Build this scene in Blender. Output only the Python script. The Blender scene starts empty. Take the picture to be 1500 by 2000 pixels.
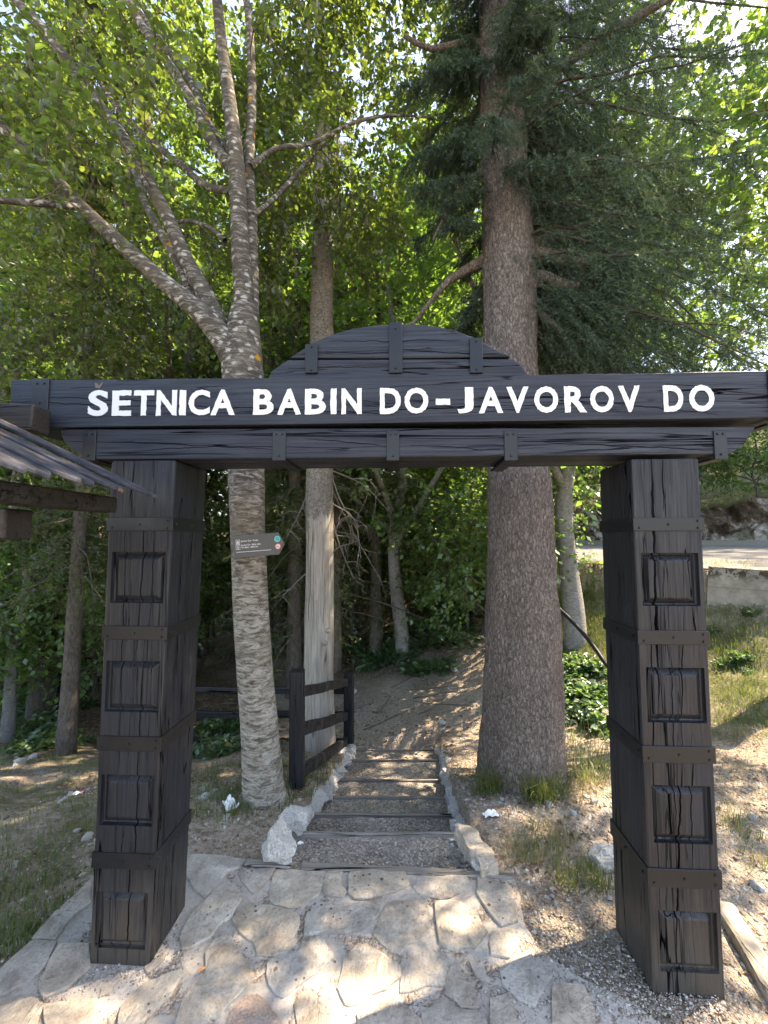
import bpy, bmesh, math, random
import numpy as np
from mathutils import Vector, Matrix, noise as mnoise

random.seed(7)
RNG = np.random.default_rng(11)
scene = bpy.context.scene
COL = scene.collection

# ------------------------------------------------------------------ camera, sky, sun, exposure
CAM_Z, FPX, PITCH = 1.6, 810.0, math.radians(3.9)
cam_d = bpy.data.cameras.new('camera')
cam_d.sensor_fit = 'VERTICAL'
cam_d.sensor_height = 20.0
cam_d.lens = FPX / 2000.0 * 20.0
cam_d.clip_start, cam_d.clip_end = 0.05, 2000
cam = bpy.data.objects.new('camera', cam_d)
COL.objects.link(cam)
cam.location = (0, 0, CAM_Z)
cam.rotation_euler = (math.radians(90) + PITCH, 0, 0)
scene.camera = cam

SUN_EL = math.radians(52)
SUN_AZ = math.atan2(0.95, 0.313)
TOSUN = Vector((math.sin(SUN_AZ) * math.cos(SUN_EL), math.cos(SUN_AZ) * math.cos(SUN_EL), math.sin(SUN_EL)))
world = bpy.data.worlds.new('World')
scene.world = world
world.use_nodes = True
wn = world.node_tree
bg = wn.nodes['Background']
sky = wn.nodes.new('ShaderNodeTexSky')
sky.sky_type = 'NISHITA'
sky.sun_disc = False
sky.sun_elevation = SUN_EL
sky.sun_rotation = SUN_AZ
sky.altitude = 900
sky.air_density = 1.0
sky.dust_density = 1.6
sky.ozone_density = 1.0
wn.links.new(sky.outputs[0], bg.inputs[0])
bg.inputs[1].default_value = 0.15
sun_d = bpy.data.lights.new('sun', 'SUN')
sun_d.energy = 3.5
sun_d.angle = math.radians(0.55)
sun_d.color = (1.0, 0.91, 0.77)
sun = bpy.data.objects.new('sun', sun_d)
COL.objects.link(sun)
sun.rotation_euler = TOSUN.to_track_quat('Z', 'Y').to_euler()
sun.location = (20, 8, 30)

scene.view_settings.view_transform = 'Standard'
scene.view_settings.look = 'None'
scene.view_settings.gamma = 1
scene.view_settings.exposure = 2.55
scene.view_settings.use_white_balance = True
scene.view_settings.white_balance_temperature = 7900
scene.view_settings.white_balance_tint = 15
cy = scene.cycles
cy.use_denoising = True
cy.max_bounces = 6
cy.diffuse_bounces = 4
cy.use_adaptive_sampling = True
cy.adaptive_threshold = 0.025
cy.glossy_bounces = 2
cy.transmission_bounces = 5
cy.transparent_max_bounces = 4
cy.sample_clamp_indirect = 8
cy.caustics_reflective = cy.caustics_refractive = False

# ------------------------------------------------------------------ measuring helpers
CP, SP = math.cos(PITCH), math.sin(PITCH)
def ray(u, v):
    a, b = u - 750.0, 1000.0 - v
    return Vector((a, FPX * CP - b * SP, FPX * SP + b * CP))
def PY(u, v, Y):
    d = ray(u, v)
    t = Y / d.y
    return Vector((d.x * t, Y, CAM_Z + d.z * t))
def PZ(u, v, z):
    d = ray(u, v)
    t = (z - CAM_Z) / d.z
    return Vector((d.x * t, d.y * t, z))
def mpp(v, Y):                     # metres per photo pixel on a facing plane at distance Y
    return Y / (FPX * CP - (1000 - v) * SP)

# terrain -----------------------------------------------------------
EA = np.array([4.6, 4.6]); ED = np.array([-0.564, 0.827]); EN = np.array([-0.827, -0.564])
def smooth(a, b, x):
    t = np.clip((x - a) / (b - a), 0, 1)
    return t * t * (3 - 2 * t)
def road_d(x, y):
    return (x - EA[0]) * EN[0] + (y - EA[1]) * EN[1]
def vnoise(x, y, s, seed=0):       # cheap smooth value noise
    x = np.asarray(x, float) * s + seed * 17.3; y = np.asarray(y, float) * s - seed * 9.1
    xi, yi = np.floor(x), np.floor(y)
    fx, fy = x - xi, y - yi
    fx = fx * fx * (3 - 2 * fx); fy = fy * fy * (3 - 2 * fy)
    def h(a, b):
        q = np.sin(a * 127.1 + b * 311.7 + seed * 74.7) * 43758.5453
        return q - np.floor(q)
    return (h(xi, yi) * (1 - fx) + h(xi + 1, yi) * fx) * (1 - fy) + (h(xi, yi + 1) * (1 - fx) + h(xi + 1, yi + 1) * fx) * fy
def H(x, y):
    x = np.asarray(x, float); y = np.asarray(y, float)
    near = -0.07 + 0.058 * smooth(-0.7, 0.2, x)
    far = np.interp(y, [0, 2.15, 2.45, 2.95, 4.85, 8, 14, 40, 90], [0, 0, -0.01, -0.08, -0.70, -0.86, -1.05, -1.6, -1.6])
    base = near * (1 - smooth(2.4, 4.5, y)) + far
    base = base - 0.05 * smooth(-1.0, -5.0, x) * smooth(-1, 2, y)
    d = road_d(x, y)
    w = np.interp(d, [-0.05, 0.06, 0.4, 0.9, 2.2, 3.8], [1, 0.80, 0.68, 0.46, 0.16, 0])
    z = base + (1.22 - base) * w
    z = np.where(d < 0, 1.22 + np.minimum(-d, 6.0) * 0.045, z)
    z = np.where(d < -6.3, z + 0.95 * smooth(-6.3, -7.0, d) + np.clip(-7 - d, 0, 30) * 0.35, z)
    bump = (vnoise(x, y, 1.3, 1) - 0.5) * 0.10 + (vnoise(x, y, 4.1, 2) - 0.5) * 0.045 + (vnoise(x, y, 11, 3) - 0.5) * 0.02
    k = smooth(1.9, 2.8, y) * (0.35 + 0.65 * smooth(0.6, 1.3, np.abs(x + 0.05)))
    k = np.where(d < 0.0, 0.0, np.maximum(k, smooth(-1.0, -1.7, x)))
    hill = np.clip(y - 22, 0, 200) * 0.10 + np.clip(-x - 14, 0, 200) * 0.05
    mound = 0.075 * np.exp(-(((x - 1.0) / .55) ** 2 + ((y - 2.85) / .5) ** 2)) + 0.05 * np.exp(-(((x + .82) / .35) ** 2 + ((y - 2.75) / .35) ** 2))
    return z + bump * k + hill * (d > 0) + mound
def Hs(x, y):
    return float(H(np.array([x]), np.array([y]))[0])
GYS = np.concatenate([np.arange(0.6, 14, 0.02), np.arange(14, 60, 0.2)])
def GH(u, v):                      # where the line of sight meets the ground
    d = ray(u, v); d = d / d.y
    hit = CAM_Z + d.z * GYS < H(d.x * GYS, GYS)
    y = GYS[int(np.argmax(hit))] if hit.any() else 60.0
    return Vector((d.x * y, y, Hs(d.x * y, y)))

# ------------------------------------------------------------------ node helpers
class NT:
    def __init__(s, name):
        s.m = bpy.data.materials.new(name); s.m.use_nodes = True
        s.t = s.m.node_tree
        s.b = s.t.nodes['Principled BSDF']
        s.out = s.t.nodes['Material Output']
        s.tc = s.t.nodes.new('ShaderNodeTexCoord')
        s.obj = s.tc.outputs['Object']
    def n(s, typ, ins=(), **props):
        nd = s.t.nodes.new('ShaderNode' + typ)
        for k, v in props.items(): setattr(nd, k, v)
        for k, v in dict(ins).items():
            if hasattr(v, 'is_output'): s.t.links.new(v, nd.inputs[k])
            else: nd.inputs[k].default_value = v
        return nd
    def map(s, vec, scale=(1, 1, 1), loc=(0, 0, 0), rot=(0, 0, 0)):
        return s.n('Mapping', {'Vector': vec, 'Scale': scale, 'Location': loc, 'Rotation': rot}).outputs[0]
    def noise(s, vec, scale, detail=4, rough=0.55, dist=0.0):
        return s.n('TexNoise', {'Vector': vec, 'Scale': scale, 'Detail': detail, 'Roughness': rough, 'Distortion': dist}).outputs[0]
    def vor(s, vec, scale, feature='F1', out='Distance', rnd=1.0):
        return s.n('TexVoronoi', {'Vector': vec, 'Scale': scale, 'Randomness': rnd}, feature=feature).outputs[out]
    def ma(s, op, a, b=0.0, c=0.0):
        return s.n('Math', {0: a, 1: b, 2: c}, operation=op).outputs[0]
    def mr(s, v, a, b, c=0.0, d=1.0, sm=False):
        return s.n('MapRange', {'Value': v, 'From Min': a, 'From Max': b, 'To Min': c, 'To Max': d}, interpolation_type='SMOOTHSTEP' if sm else 'LINEAR').outputs[0]
    def mix(s, f, a, b, mode='MIX'):
        nd = s.t.nodes.new('ShaderNodeMix'); nd.data_type = 'RGBA'; nd.blend_type = mode
        for k, v in ((0, f), (6, a), (7, b)):
            if hasattr(v, 'is_output'): s.t.links.new(v, nd.inputs[k])
            elif k == 0: nd.inputs[k].default_value = v
            else: nd.inputs[k].default_value = (*v, 1) if len(v) == 3 else v
        return nd.outputs[2]
    def ramp(s, f, stops):
        nd = s.t.nodes.new('ShaderNodeValToRGB')
        e = nd.color_ramp.elements
        while len(e) < len(stops): e.new(0.5)
        for i, (p, c) in enumerate(stops):
            e[i].position = p; e[i].color = (*c, 1)
        s.t.links.new(f, nd.inputs[0])
        return nd.outputs[0]
    def bump(s, h, strength=0.5, dist=0.01, normal=None):
        ins = {'Height': h, 'Strength': strength, 'Distance': dist}
        if normal is not None: ins['Normal'] = normal
        return s.n('Bump', ins).outputs[0]
    def sep(s, vec):
        return s.n('SeparateXYZ', {0: vec}).outputs
    def attr(s, name):
        return s.n('Attribute', {}, attribute_name=name).outputs['Fac']
    def island(s):
        return s.n('NewGeometry').outputs['Random Per Island']
    def objrand(s):
        return s.n('ObjectInfo').outputs['Random']
    def set(s, color=None, rough=None, normal=None, spec=None, metal=None):
        for k, v in (('Base Color', color), ('Roughness', rough), ('Normal', normal), ('Specular IOR Level', spec), ('Metallic', metal)):
            if v is None: continue
            if hasattr(v, 'is_output'): s.t.links.new(v, s.b.inputs[k])
            else: s.b.inputs[k].default_value = (*v, 1) if k == 'Base Color' else v
        return s.m

def wood_black(name, axis, dusty=True, base=(0.0115, 0.0120, 0.0130), brown=0.10, cw=1.0, splits=()):
    q = NT(name)
    st = {'z': (1, 1, 0.035), 'x': (0.03, 1, 1), 'y': (1, 0.06, 1)}[axis]
    v = q.map(q.obj, st)
    warp = q.noise(q.obj, 2.2, 2)
    fine = q.noise(v, 130, 5, 0.65)
    mid = q.noise(v, 22, 4, 0.6, 0.4)
    def cracks(sc, width, seed, lo, hi, dist):
        c = q.noise(q.map(q.obj, st, loc=(seed, seed * 1.7, seed * 0.6)), sc, 4, 0.5, dist)
        line = q.mr(q.ma('ABSOLUTE', q.ma('SUBTRACT', c, 0.5)), width * cw * .35, width * cw, 1.0, 0.0)
        gate = q.mr(q.noise(q.map(q.obj, st, loc=(seed * 3, 0, seed)), sc * 0.45, 2), lo, hi, 0, 1, True)
        return q.ma('MULTIPLY', line, gate)
    c1 = cracks(11, 0.010, 3.1, 0.46, 0.56, 0.25)
    c2 = cracks(34, 0.018, 8.3, 0.50, 0.60, 0.2)
    c1 = q.ma('MAXIMUM', c1, cracks(17, 0.011, 5.7, 0.50, 0.60, 0.3))
    crk = q.ma('MAXIMUM', c1, q.ma('MULTIPLY', c2, 0.75))
    xyz = q.sep(q.obj)
    al, ac = (xyz[2], xyz[0]) if axis == 'z' else (xyz[0], xyz[2])
    for k, (a0, b0, a1, b1, w_) in enumerate(splits):      # the long drying splits, each where it runs
        if a1 < a0: a0, b0, a1, b1 = a1, b1, a0, b0
        n1 = q.noise(q.n('CombineXYZ', {0: al, 1: k * 3.7, 2: 1.3}).outputs[0], 11, 4, 0.6)
        c_ = q.ma('ADD', q.ma('MULTIPLY_ADD', q.ma('SUBTRACT', al, a0), (b1 - b0) / (a1 - a0), b0), q.ma('MULTIPLY', q.ma('SUBTRACT', n1, 0.5), 0.022))
        m_ = min(0.3 * (a1 - a0), 0.15)
        tp = q.ma('MULTIPLY', q.mr(al, a0, a0 + m_), q.mr(al, a1 - m_, a1, 1, 0))
        wd = q.ma('MULTIPLY', tp, q.ma('MULTIPLY', w_, q.mr(q.noise(q.n('CombineXYZ', {0: al, 1: k * 1.9 + 20, 2: 0.0}).outputs[0], 5, 3), 0.3, 0.65, 0.35, 1.3)))
        ln = q.ma('MULTIPLY', q.mr(q.ma('SUBTRACT', q.ma('ABSOLUTE', q.ma('SUBTRACT', ac, c_)), wd), -0.0004, 0.0010, 1, 0), q.mr(tp, 0.0, 0.06))
        crk = q.ma('MAXIMUM', crk, ln)
    patch = q.mr(q.noise(q.obj, 3.2, 5, 0.7), 0.50, 0.75, 0, 1, True)
    col = q.mix(fine, base, tuple(k * 1.9 for k in base))
    col = q.mix(q.ma('MULTIPLY', patch, brown), col, (0.040, 0.030, 0.022))
    col = q.mix(q.mr(mid, 0.60, 0.78, 0, 0.35, True), col, (0.030, 0.027, 0.024))
    rough = q.mr(mid, 0.3, 0.7, 0.34, 0.56)
    if dusty:
        z = q.sep(q.obj)[2]
        n2 = q.noise(q.map(q.obj, (1, 1, 0.35)), 14, 5, 0.7)
        h = q.ma('ADD', z, q.ma('MULTIPLY', q.ma('SUBTRACT', n2, 0.5), 0.5))
        dust = q.mr(h, 0.02, 0.40, 0.7, 0.0, True)
        col = q.mix(dust, col, (0.075, 0.063, 0.050))
        rough = q.ma('MAXIMUM', rough, q.ma('MULTIPLY', dust, 0.85))
    col = q.mix(crk, col, (0.002, 0.002, 0.002))
    h = q.ma('SUBTRACT', q.ma('ADD', q.ma('MULTIPLY', fine, 0.25), q.ma('MULTIPLY', mid, 0.35)), crk)
    worn = q.mr(q.noise(q.map(q.obj, tuple(0.3 + 0.7 * k for k in st)), 5.5, 5, 0.65), 0.40, 0.66, 0, 1, True)
    rough = q.ma('ADD', rough, q.ma('MULTIPLY', worn, 0.22))
    col = q.mix(q.ma('MULTIPLY', worn, 0.35), col, tuple(k * 2.6 for k in base))
    spec = q.ma('MULTIPLY', q.ma('SUBTRACT', 1.0, crk), q.ma('MULTIPLY', q.mr(fine, 0.35, 0.65, 0.55, 1.15), 0.42))
    return q.set(col, rough, q.bump(h, 0.75, 0.008), spec)

def metal_black(name):
    q = NT(name)
    n = q.noise(q.obj, 9, 5, 0.65)
    s = q.noise(q.map(q.obj, (1, 1, 6)), 60, 3)
    col = q.mix(q.mr(n, 0.4, 0.7), (0.008, 0.0092, 0.0112), (0.0125, 0.0135, 0.0150))
    return q.set(col, q.mr(n, 0.3, 0.7, 0.30, 0.5), q.bump(q.ma('ADD', n, q.ma('MULTIPLY', s, 0.3)), 0.15, 0.004), 0.38)

def leaf_mat(name, c1, c2, trans, tw=0.45, gloss=0.06, rough=0.45):
    q = NT(name)
    r = q.island()
    col = q.mix(r, c1, c2)
    tcol = q.mix(q.ma('FRACT', q.ma('MULTIPLY', r, 7.31)), trans, tuple(k * 0.55 for k in trans))
    d = q.n('BsdfDiffuse', {'Color': col}).outputs[0]
    t = q.n('BsdfTranslucent', {'Color': tcol}).outputs[0]
    g = q.n('BsdfGlossy', {'Color': (0.9, 0.95, 1, 1), 'Roughness': rough}).outputs[0]
    m1 = q.n('MixShader', {0: tw, 1: d, 2: t}).outputs[0]
    m2 = q.n('MixShader', {0: gloss, 1: m1, 2: g}).outputs[0]
    q.t.links.new(m2, q.out.inputs[0])
    q.t.nodes.remove(q.b)
    return q.m

def plain(name, col, rough=0.7, spec=0.3, var=0.25, scale=20):
    q = NT(name)
    n = q.noise(q.obj, scale, 5, 0.65)
    return q.set(q.mix(n, tuple(k * (1 - var) for k in col), tuple(min(1, k * (1 + var)) for k in col)), rough, q.bump(n, 0.3, 0.004), spec)

M = {}
M['rail'] = wood_black('black_fence_wood', 'x', False, (0.010, 0.0105, 0.0125), 0.1)
M['railz'] = wood_black('black_fence_post_wood', 'z', False, (0.010, 0.0105, 0.0125), 0.1)
M['metal'] = metal_black('black_painted_steel')

def m_white():
    q = NT('white_letter_paint')
    n = q.noise(q.obj, 60, 5, 0.7)
    c = q.noise(q.map(q.obj, (0.07, 1, 1)), 30, 3)
    crk = q.mr(q.ma('ABSOLUTE', q.ma('SUBTRACT', c, 0.5)), 0.0, 0.008, 0.6, 0.0, True)
    col = q.mix(q.mr(n, 0.60, 0.85, 0, 0.6, True), (0.70, 0.70, 0.68), (0.52, 0.51, 0.48))
    return q.set(col, 0.85, None, 0.1)
M['white'] = m_white()

def m_flag():
    q = NT('limestone_flag')
    r = q.objrand()
    o = q.n('VectorMath', {0: q.obj, 1: q.n('CombineXYZ', {0: q.ma('MULTIPLY', r, 31), 1: q.ma('MULTIPLY', r, 17), 2: 0.0}).outputs[0]}, operation='ADD').outputs[0]
    n = q.noise(o, 7, 7, 0.65, 0.4); f = q.noise(o, 70, 5, 0.7)
    veins = q.noise(q.map(o, (1, 0.35, 1), rot=(0, 0, 0.7)), 18, 5, 0.6, 1.2)
    col = q.ramp(n, [(0.32, (0.24, 0.215, 0.185)), (0.45, (0.37, 0.345, 0.305)), (0.56, (0.46, 0.435, 0.39)), (0.68, (0.56, 0.535, 0.485))])
    tint = q.ramp(r, [(0.0, (1.12, 1.02, 0.90)), (0.25, (0.98, 0.97, 0.96)), (0.5, (1.12, 1.06, 0.97)), (0.7, (1.16, 1.03, 0.88)), (0.88, (0.94, 0.88, 0.80)), (1.0, (1.02, 1.0, 0.97))])
    col = q.mix(1.0, col, tint, 'MULTIPLY')
    col = q.mix(q.mr(f, 0.50, 0.66, 0, 0.5), col, (0.22, 0.185, 0.15))
    col = q.mix(q.mr(veins, 0.60, 0.72, 0, 0.4, True), col, (0.27, 0.22, 0.17))
    sp = q.vor(q.map(o, (1, 1, 1)), 34)
    pick = q.mr(q.noise(o, 5.5, 2), 0.44, 0.56, 0, 1, True)
    size = q.mr(q.vor(o, 34, out='Color'), 0.0, 1.0, -0.05, 0.30)
    dots = q.ma('MULTIPLY', q.mr(q.ma('SUBTRACT', sp, size), 0.0, 0.05, 1, 0), pick)
    dots = q.ma('MULTIPLY', dots, q.mr(q.ma('FRACT', q.ma('MULTIPLY', r, 5.3)), 0.1, 0.6))
    col = q.mix(q.ma('MULTIPLY', dots, 0.85), col, (0.055, 0.055, 0.06))
    h = q.ma('ADD', q.ma('MULTIPLY', n, 1.0), q.ma('ADD', q.ma('MULTIPLY', f, 0.35), q.ma('MULTIPLY', veins, 0.5)))
    return q.set(col, 0.88, q.bump(h, 1.0, 0.024), 0.2)
M['flag'] = m_flag()
def m_flagred():
    q = NT('reddish_flag')
    n = q.noise(q.obj, 9, 6, 0.65); f = q.vor(q.obj, 120)
    col = q.ramp(n, [(0.3, (0.27, 0.19, 0.145)), (0.6, (0.37, 0.28, 0.22)), (0.8, (0.44, 0.37, 0.31))])
    return q.set(q.mix(q.mr(f, 0.2, 0.6, 0.4, 0), col, (0.42, 0.38, 0.33)), 0.9, q.bump(q.ma('ADD', n, f), 0.5, 0.006), 0.2)
M['flagred'] = m_flagred()

def m_mortar():
    q = NT('mortar_and_grit')
    n = q.noise(q.obj, 5, 6, 0.65); g = q.vor(q.obj, 95); gc = q.vor(q.obj, 95, out='Color')
    grit = q.mr(q.noise(q.obj, 5.3, 5, 0.65), 0.51, 0.58, 0, 1, True)
    fn = q.noise(q.obj, 60, 5, 0.7)
    cem = q.mix(q.mr(n, 0.3, 0.7), (0.34, 0.31, 0.27), (0.50, 0.465, 0.41))
    cem = q.mix(q.mr(fn, 0.48, 0.66, 0, 0.55), cem, (0.24, 0.205, 0.165))
    peb = q.mix(gc, (0.17, 0.135, 0.105), (0.50, 0.43, 0.35))
    col = q.mix(grit, cem, peb)
    h = q.ma('ADD', q.ma('ADD', n, q.ma('MULTIPLY', fn, 0.5)), q.ma('MULTIPLY', q.ma('MULTIPLY', grit, -1.5), g))
    return q.set(col, 0.92, q.bump(h, 0.7, 0.01), 0.15)
M['mortar'] = m_mortar()

def m_ground():
    q = NT('ground_soil')
    P, G, L = q.attr('path'), q.attr('grass'), q.attr('litter')
    n = q.noise(q.obj, 2.4, 7, 0.7); f = q.noise(q.obj, 34, 5, 0.7)
    v1 = q.vor(q.obj, 42); c1 = q.vor(q.obj, 42, out='Color')
    v2 = q.vor(q.obj, 105); c2 = q.vor(q.obj, 105, out='Color')
    dirt = q.ramp(n, [(0.3, (0.21, 0.158, 0.11)), (0.5, (0.33, 0.262, 0.19)), (0.72, (0.42, 0.35, 0.265))])
    peb = q.ramp(q.sep(c1)[0], [(0.0, (0.16, 0.13, 0.10)), (0.5, (0.34, 0.29, 0.23)), (1.0, (0.50, 0.45, 0.385))])
    peb2 = q.ramp(q.sep(c2)[0], [(0.0, (0.12, 0.10, 0.08)), (0.6, (0.32, 0.27, 0.21)), (1.0, (0.48, 0.43, 0.37))])
    grav = q.mix(q.mr(q.noise(q.obj, 7, 4), 0.4, 0.6), peb2, peb)
    col = q.mix(q.mr(f, 0.42, 0.62, 0.25, 0.85, True), dirt, grav)
    pathc = q.mix(f, (0.27, 0.215, 0.16), (0.45, 0.385, 0.30))
    pathc = q.mix(0.5, pathc, peb2)
    col = q.mix(P, col, pathc)
    leafc = q.vor(q.map(q.obj, (1, 1, 1)), 26, out='Color')
    lit = q.ramp(q.sep(leafc)[1], [(0.0, (0.06, 0.042, 0.027)), (0.5, (0.125, 0.085, 0.05)), (1.0, (0.21, 0.145, 0.09))])
    col = q.mix(q.ma('MULTIPLY', L, 0.9), col, lit)
    gr = q.mix(f, (0.045, 0.065, 0.018), (0.15, 0.15, 0.05))
    gm = q.mr(q.ma('ADD', G, q.ma('MULTIPLY', q.ma('SUBTRACT', q.noise(q.obj, 6, 5, 0.7), 0.5), 0.9)), 0.35, 0.75, 0, 0.9, True)
    col = q.mix(gm, col, gr)
    h = q.ma('ADD', q.ma('MULTIPLY', v1, -0.8), q.ma('ADD', q.ma('MULTIPLY', v2, -0.5), f))
    return q.set(col, 0.95, q.bump(h, 0.9, 0.014), 0.1)
M['ground'] = m_ground()

def m_gravel(name, lo, hi):
    q = NT(name)
    c = q.vor(q.obj, 85, out='Color'); v = q.vor(q.obj, 85); n = q.noise(q.obj, 4, 5, 0.6)
    col = q.ramp(q.sep(c)[0], [(0.0, lo), (0.62, tuple((a + b) / 2 for a, b in zip(lo, hi))), (1.0, hi)])
    col = q.mix(q.mr(n, 0.35, 0.7, 0, 0.55), col, tuple(k * 0.7 for k in lo))
    return q.set(col, 0.9, q.bump(q.ma('MULTIPLY', v, -1), 0.9, 0.01), 0.2)
M['tread'] = m_gravel('step_gravel', (0.19, 0.167, 0.14), (0.54, 0.49, 0.425))

def m_stones():
    q = NT('loose_stone')
    r = q.island()
    n = q.noise(q.obj, 30, 4)
    col = q.ramp(r, [(0.0, (0.15, 0.12, 0.095)), (0.45, (0.33, 0.285, 0.23)), (0.8, (0.47, 0.43, 0.37)), (1.0, (0.62, 0.60, 0.55))])
    return q.set(q.mix(q.ma('MULTIPLY', n, 0.4), col, (0.2, 0.17, 0.13)), 0.88, None, 0.2)
M['stones'] = m_stones()
def m_rock():
    q = NT('white_limestone_rock')
    r = q.objrand()
    n = q.noise(q.obj, 9, 7, 0.7, 0.5); v = q.noise(q.obj, 40, 4)
    col = q.ramp(n, [(0.30, (0.24, 0.23, 0.205)), (0.43, (0.52, 0.505, 0.465)), (0.58, (0.74, 0.73, 0.69))])
    col = q.mix(q.mr(v, 0.58, 0.7, 0, 0.7, True), col, (0.20, 0.19, 0.15))
    col = q.mix(q.ma('MULTIPLY', r, 0.25), col, (0.42, 0.40, 0.35))
    return q.set(col, 0.88, q.bump(q.ma('ADD', n, q.ma('MULTIPLY', v, 0.3)), 0.8, 0.02), 0.2)
M['rock'] = m_rock()

def m_birch():
    q = NT('pale_mottled_bark')
    s = q.obj
    hz = q.map(s, (1, 1, 3.4))
    n = q.noise(hz, 13, 6, 0.66, 0.7); f = q.noise(q.map(s, (1, 1, 4.0)), 46, 4, 0.62, 0.5)
    big = q.noise(s, 2.6, 4, 0.6)
    hgt = q.sep(q.obj)[2]
    shift = q.mr(hgt, 1.0, 2.6, 0.0, 0.145)
    pale = q.ramp(q.ma('SUBTRACT', n, shift), [(0.34, (0.075, 0.064, 0.05)), (0.44, (0.20, 0.175, 0.14)), (0.53, (0.36, 0.335, 0.28)), (0.68, (0.50, 0.475, 0.415))])
    col = q.mix(q.mr(f, 0.52, 0.64, 0, 0.75, True), pale, (0.13, 0.115, 0.09))
    col = q.mix(q.mr(big, 0.50, 0.68, 0, 0.55, True), col, (0.17, 0.145, 0.105))
    bl = q.ma('ADD', q.vor(q.map(s, (1, 1, 1.5), loc=(3, 1, 2)), 15), q.ma('MULTIPLY', q.ma('SUBTRACT', f, 0.5), 0.9))
    col = q.mix(q.ma('MULTIPLY', q.mr(bl, 0.20, 0.32, 0.8, 0, True), q.mr(hgt, 1.6, 2.6)), col, (0.52, 0.50, 0.43))
    lw = q.n('VectorMath', {0: s, 1: q.n('VectorMath', {0: q.n('TexNoise', {'Vector': s, 'Scale': 22.0}).outputs['Color'], 'Scale': 0.05}, operation='SCALE').outputs[0]}, operation='ADD').outputs[0]
    lv = q.vor(lw, 5.2); lc = q.sep(q.vor(lw, 5.2, out='Color'))[0]
    lich = q.ma('MULTIPLY', q.mr(lv, 0.13, 0.17, 1, 0, True), q.ma('MULTIPLY', q.mr(lc, 0.45, 0.5), q.mr(hgt, 1.5, 1.9)))
    col = q.mix(q.ma('MULTIPLY', lich, 0.95), col, (0.55, 0.26, 0.02))
    return q.set(col, 0.85, q.bump(q.ma('ADD', n, q.ma('MULTIPLY', f, -0.6)), 0.8, 0.02), 0.2)
M['birch'] = m_birch()
def m_spruce():
    q = NT('scaly_spruce_bark')
    wv = q.n('TexNoise', {'Vector': q.map(q.obj, (1, 1, 0.6)), 'Scale': 26.0, 'Detail': 4.0, 'Roughness': 0.65}).outputs['Color']
    vv = q.n('VectorMath', {0: q.map(q.obj, (1, 1, 0.42)), 1: q.n('VectorMath', {0: wv, 'Scale': 0.055}, operation='SCALE').outputs[0]}, operation='ADD').outputs[0]
    e = q.vor(vv, 50, 'DISTANCE_TO_EDGE'); c = q.sep(q.vor(vv, 50, out='Color'))[0]
    n1 = q.noise(q.map(q.obj, (1, 1, 0.42)), 75, 6, 0.72, 0.8)
    n = q.noise(q.obj, 4, 5, 0.65); f = q.noise(q.obj, 140, 4, 0.7)
    col = q.ramp(n1, [(0.32, (0.085, 0.064, 0.052)), (0.44, (0.22, 0.178, 0.15)), (0.56, (0.33, 0.28, 0.242)), (0.70, (0.47, 0.415, 0.37))])
    col = q.mix(q.ma('MULTIPLY', c, 0.5), col, (0.37, 0.315, 0.275))
    col = q.mix(q.mr(n, 0.42, 0.7, 0, 0.45, True), col, (0.22, 0.18, 0.152))
    col = q.mix(q.mr(e, 0.0, 0.10, 0.55, 0, True), col, (0.045, 0.036, 0.03))
    lv = q.vor(q.obj, 16); lc = q.sep(q.vor(q.obj, 16, out='Color'))[1]
    li = q.ma('MULTIPLY', q.mr(q.ma('ADD', lv, q.ma('MULTIPLY', n1, 0.3)), 0.25, 0.42, 1, 0, True), q.ma('MULTIPLY', q.mr(lc, 0.62, 0.7), q.mr(q.sep(q.obj)[2], 2.0, 2.8)))
    col = q.mix(q.ma('MULTIPLY', li, 0.7), col, (0.40, 0.40, 0.36))
    h = q.ma('ADD', q.ma('MULTIPLY', q.mr(e, 0, 0.16), 0.5), q.ma('ADD', n1, q.ma('MULTIPLY', f, 0.3)))
    return q.set(col, 0.9, q.bump(h, 1.0, 0.034), 0.15)
M['spruce'] = m_spruce()
def m_snag():
    q = NT('bare_grey_wood')
    v = q.map(q.obj, (1, 1, 0.07))
    g = q.noise(v, 46, 5, 0.65); b = q.noise(q.map(q.obj, (1, 1, 0.5)), 5, 4)
    ck = q.ma('MULTIPLY', q.mr(q.ma('ABSOLUTE', q.ma('SUBTRACT', q.noise(q.map(q.obj, (1, 1, 0.035)), 12, 3, 0.45), 0.5)), 0, 0.020, 0.85, 0, True), q.mr(q.noise(q.map(q.obj, (1, 1, 0.2)), 4, 2), 0.45, 0.55))
    wood = q.ramp(g, [(0.3, (0.19, 0.165, 0.135)), (0.5, (0.31, 0.28, 0.235)), (0.7, (0.43, 0.40, 0.35))])
    wood = q.mix(q.mr(b, 0.5, 0.7, 0, 0.55, True), wood, (0.29, 0.235, 0.18))
    wood = q.mix(ck, wood, (0.05, 0.035, 0.025))
    bark = q.mix(q.mr(q.noise(q.obj, 48, 6, 0.75), 0.35, 0.65), (0.075, 0.065, 0.05), (0.30, 0.27, 0.225))
    z = q.sep(q.obj)[2]
    nn = q.noise(q.map(q.obj, (1, 1, 0.4)), 7, 4, 0.65)
    zz = q.ma('ADD', z, q.ma('MULTIPLY', q.ma('SUBTRACT', nn, 0.5), 1.4))
    m = q.ma('MULTIPLY', q.mr(zz, 1.75, 1.85, 0, 1, True), q.mr(zz, 4.9, 5.1, 1, 0.0, True))
    col = q.mix(m, wood, bark)
    h = q.ma('ADD', q.ma('SUBTRACT', g, ck), q.ma('MULTIPLY', m, q.noise(q.obj, 60, 4)))
    return q.set(col, 0.85, q.bump(h, 0.7, 0.012), 0.2)
M['snag'] = m_snag()
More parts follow.
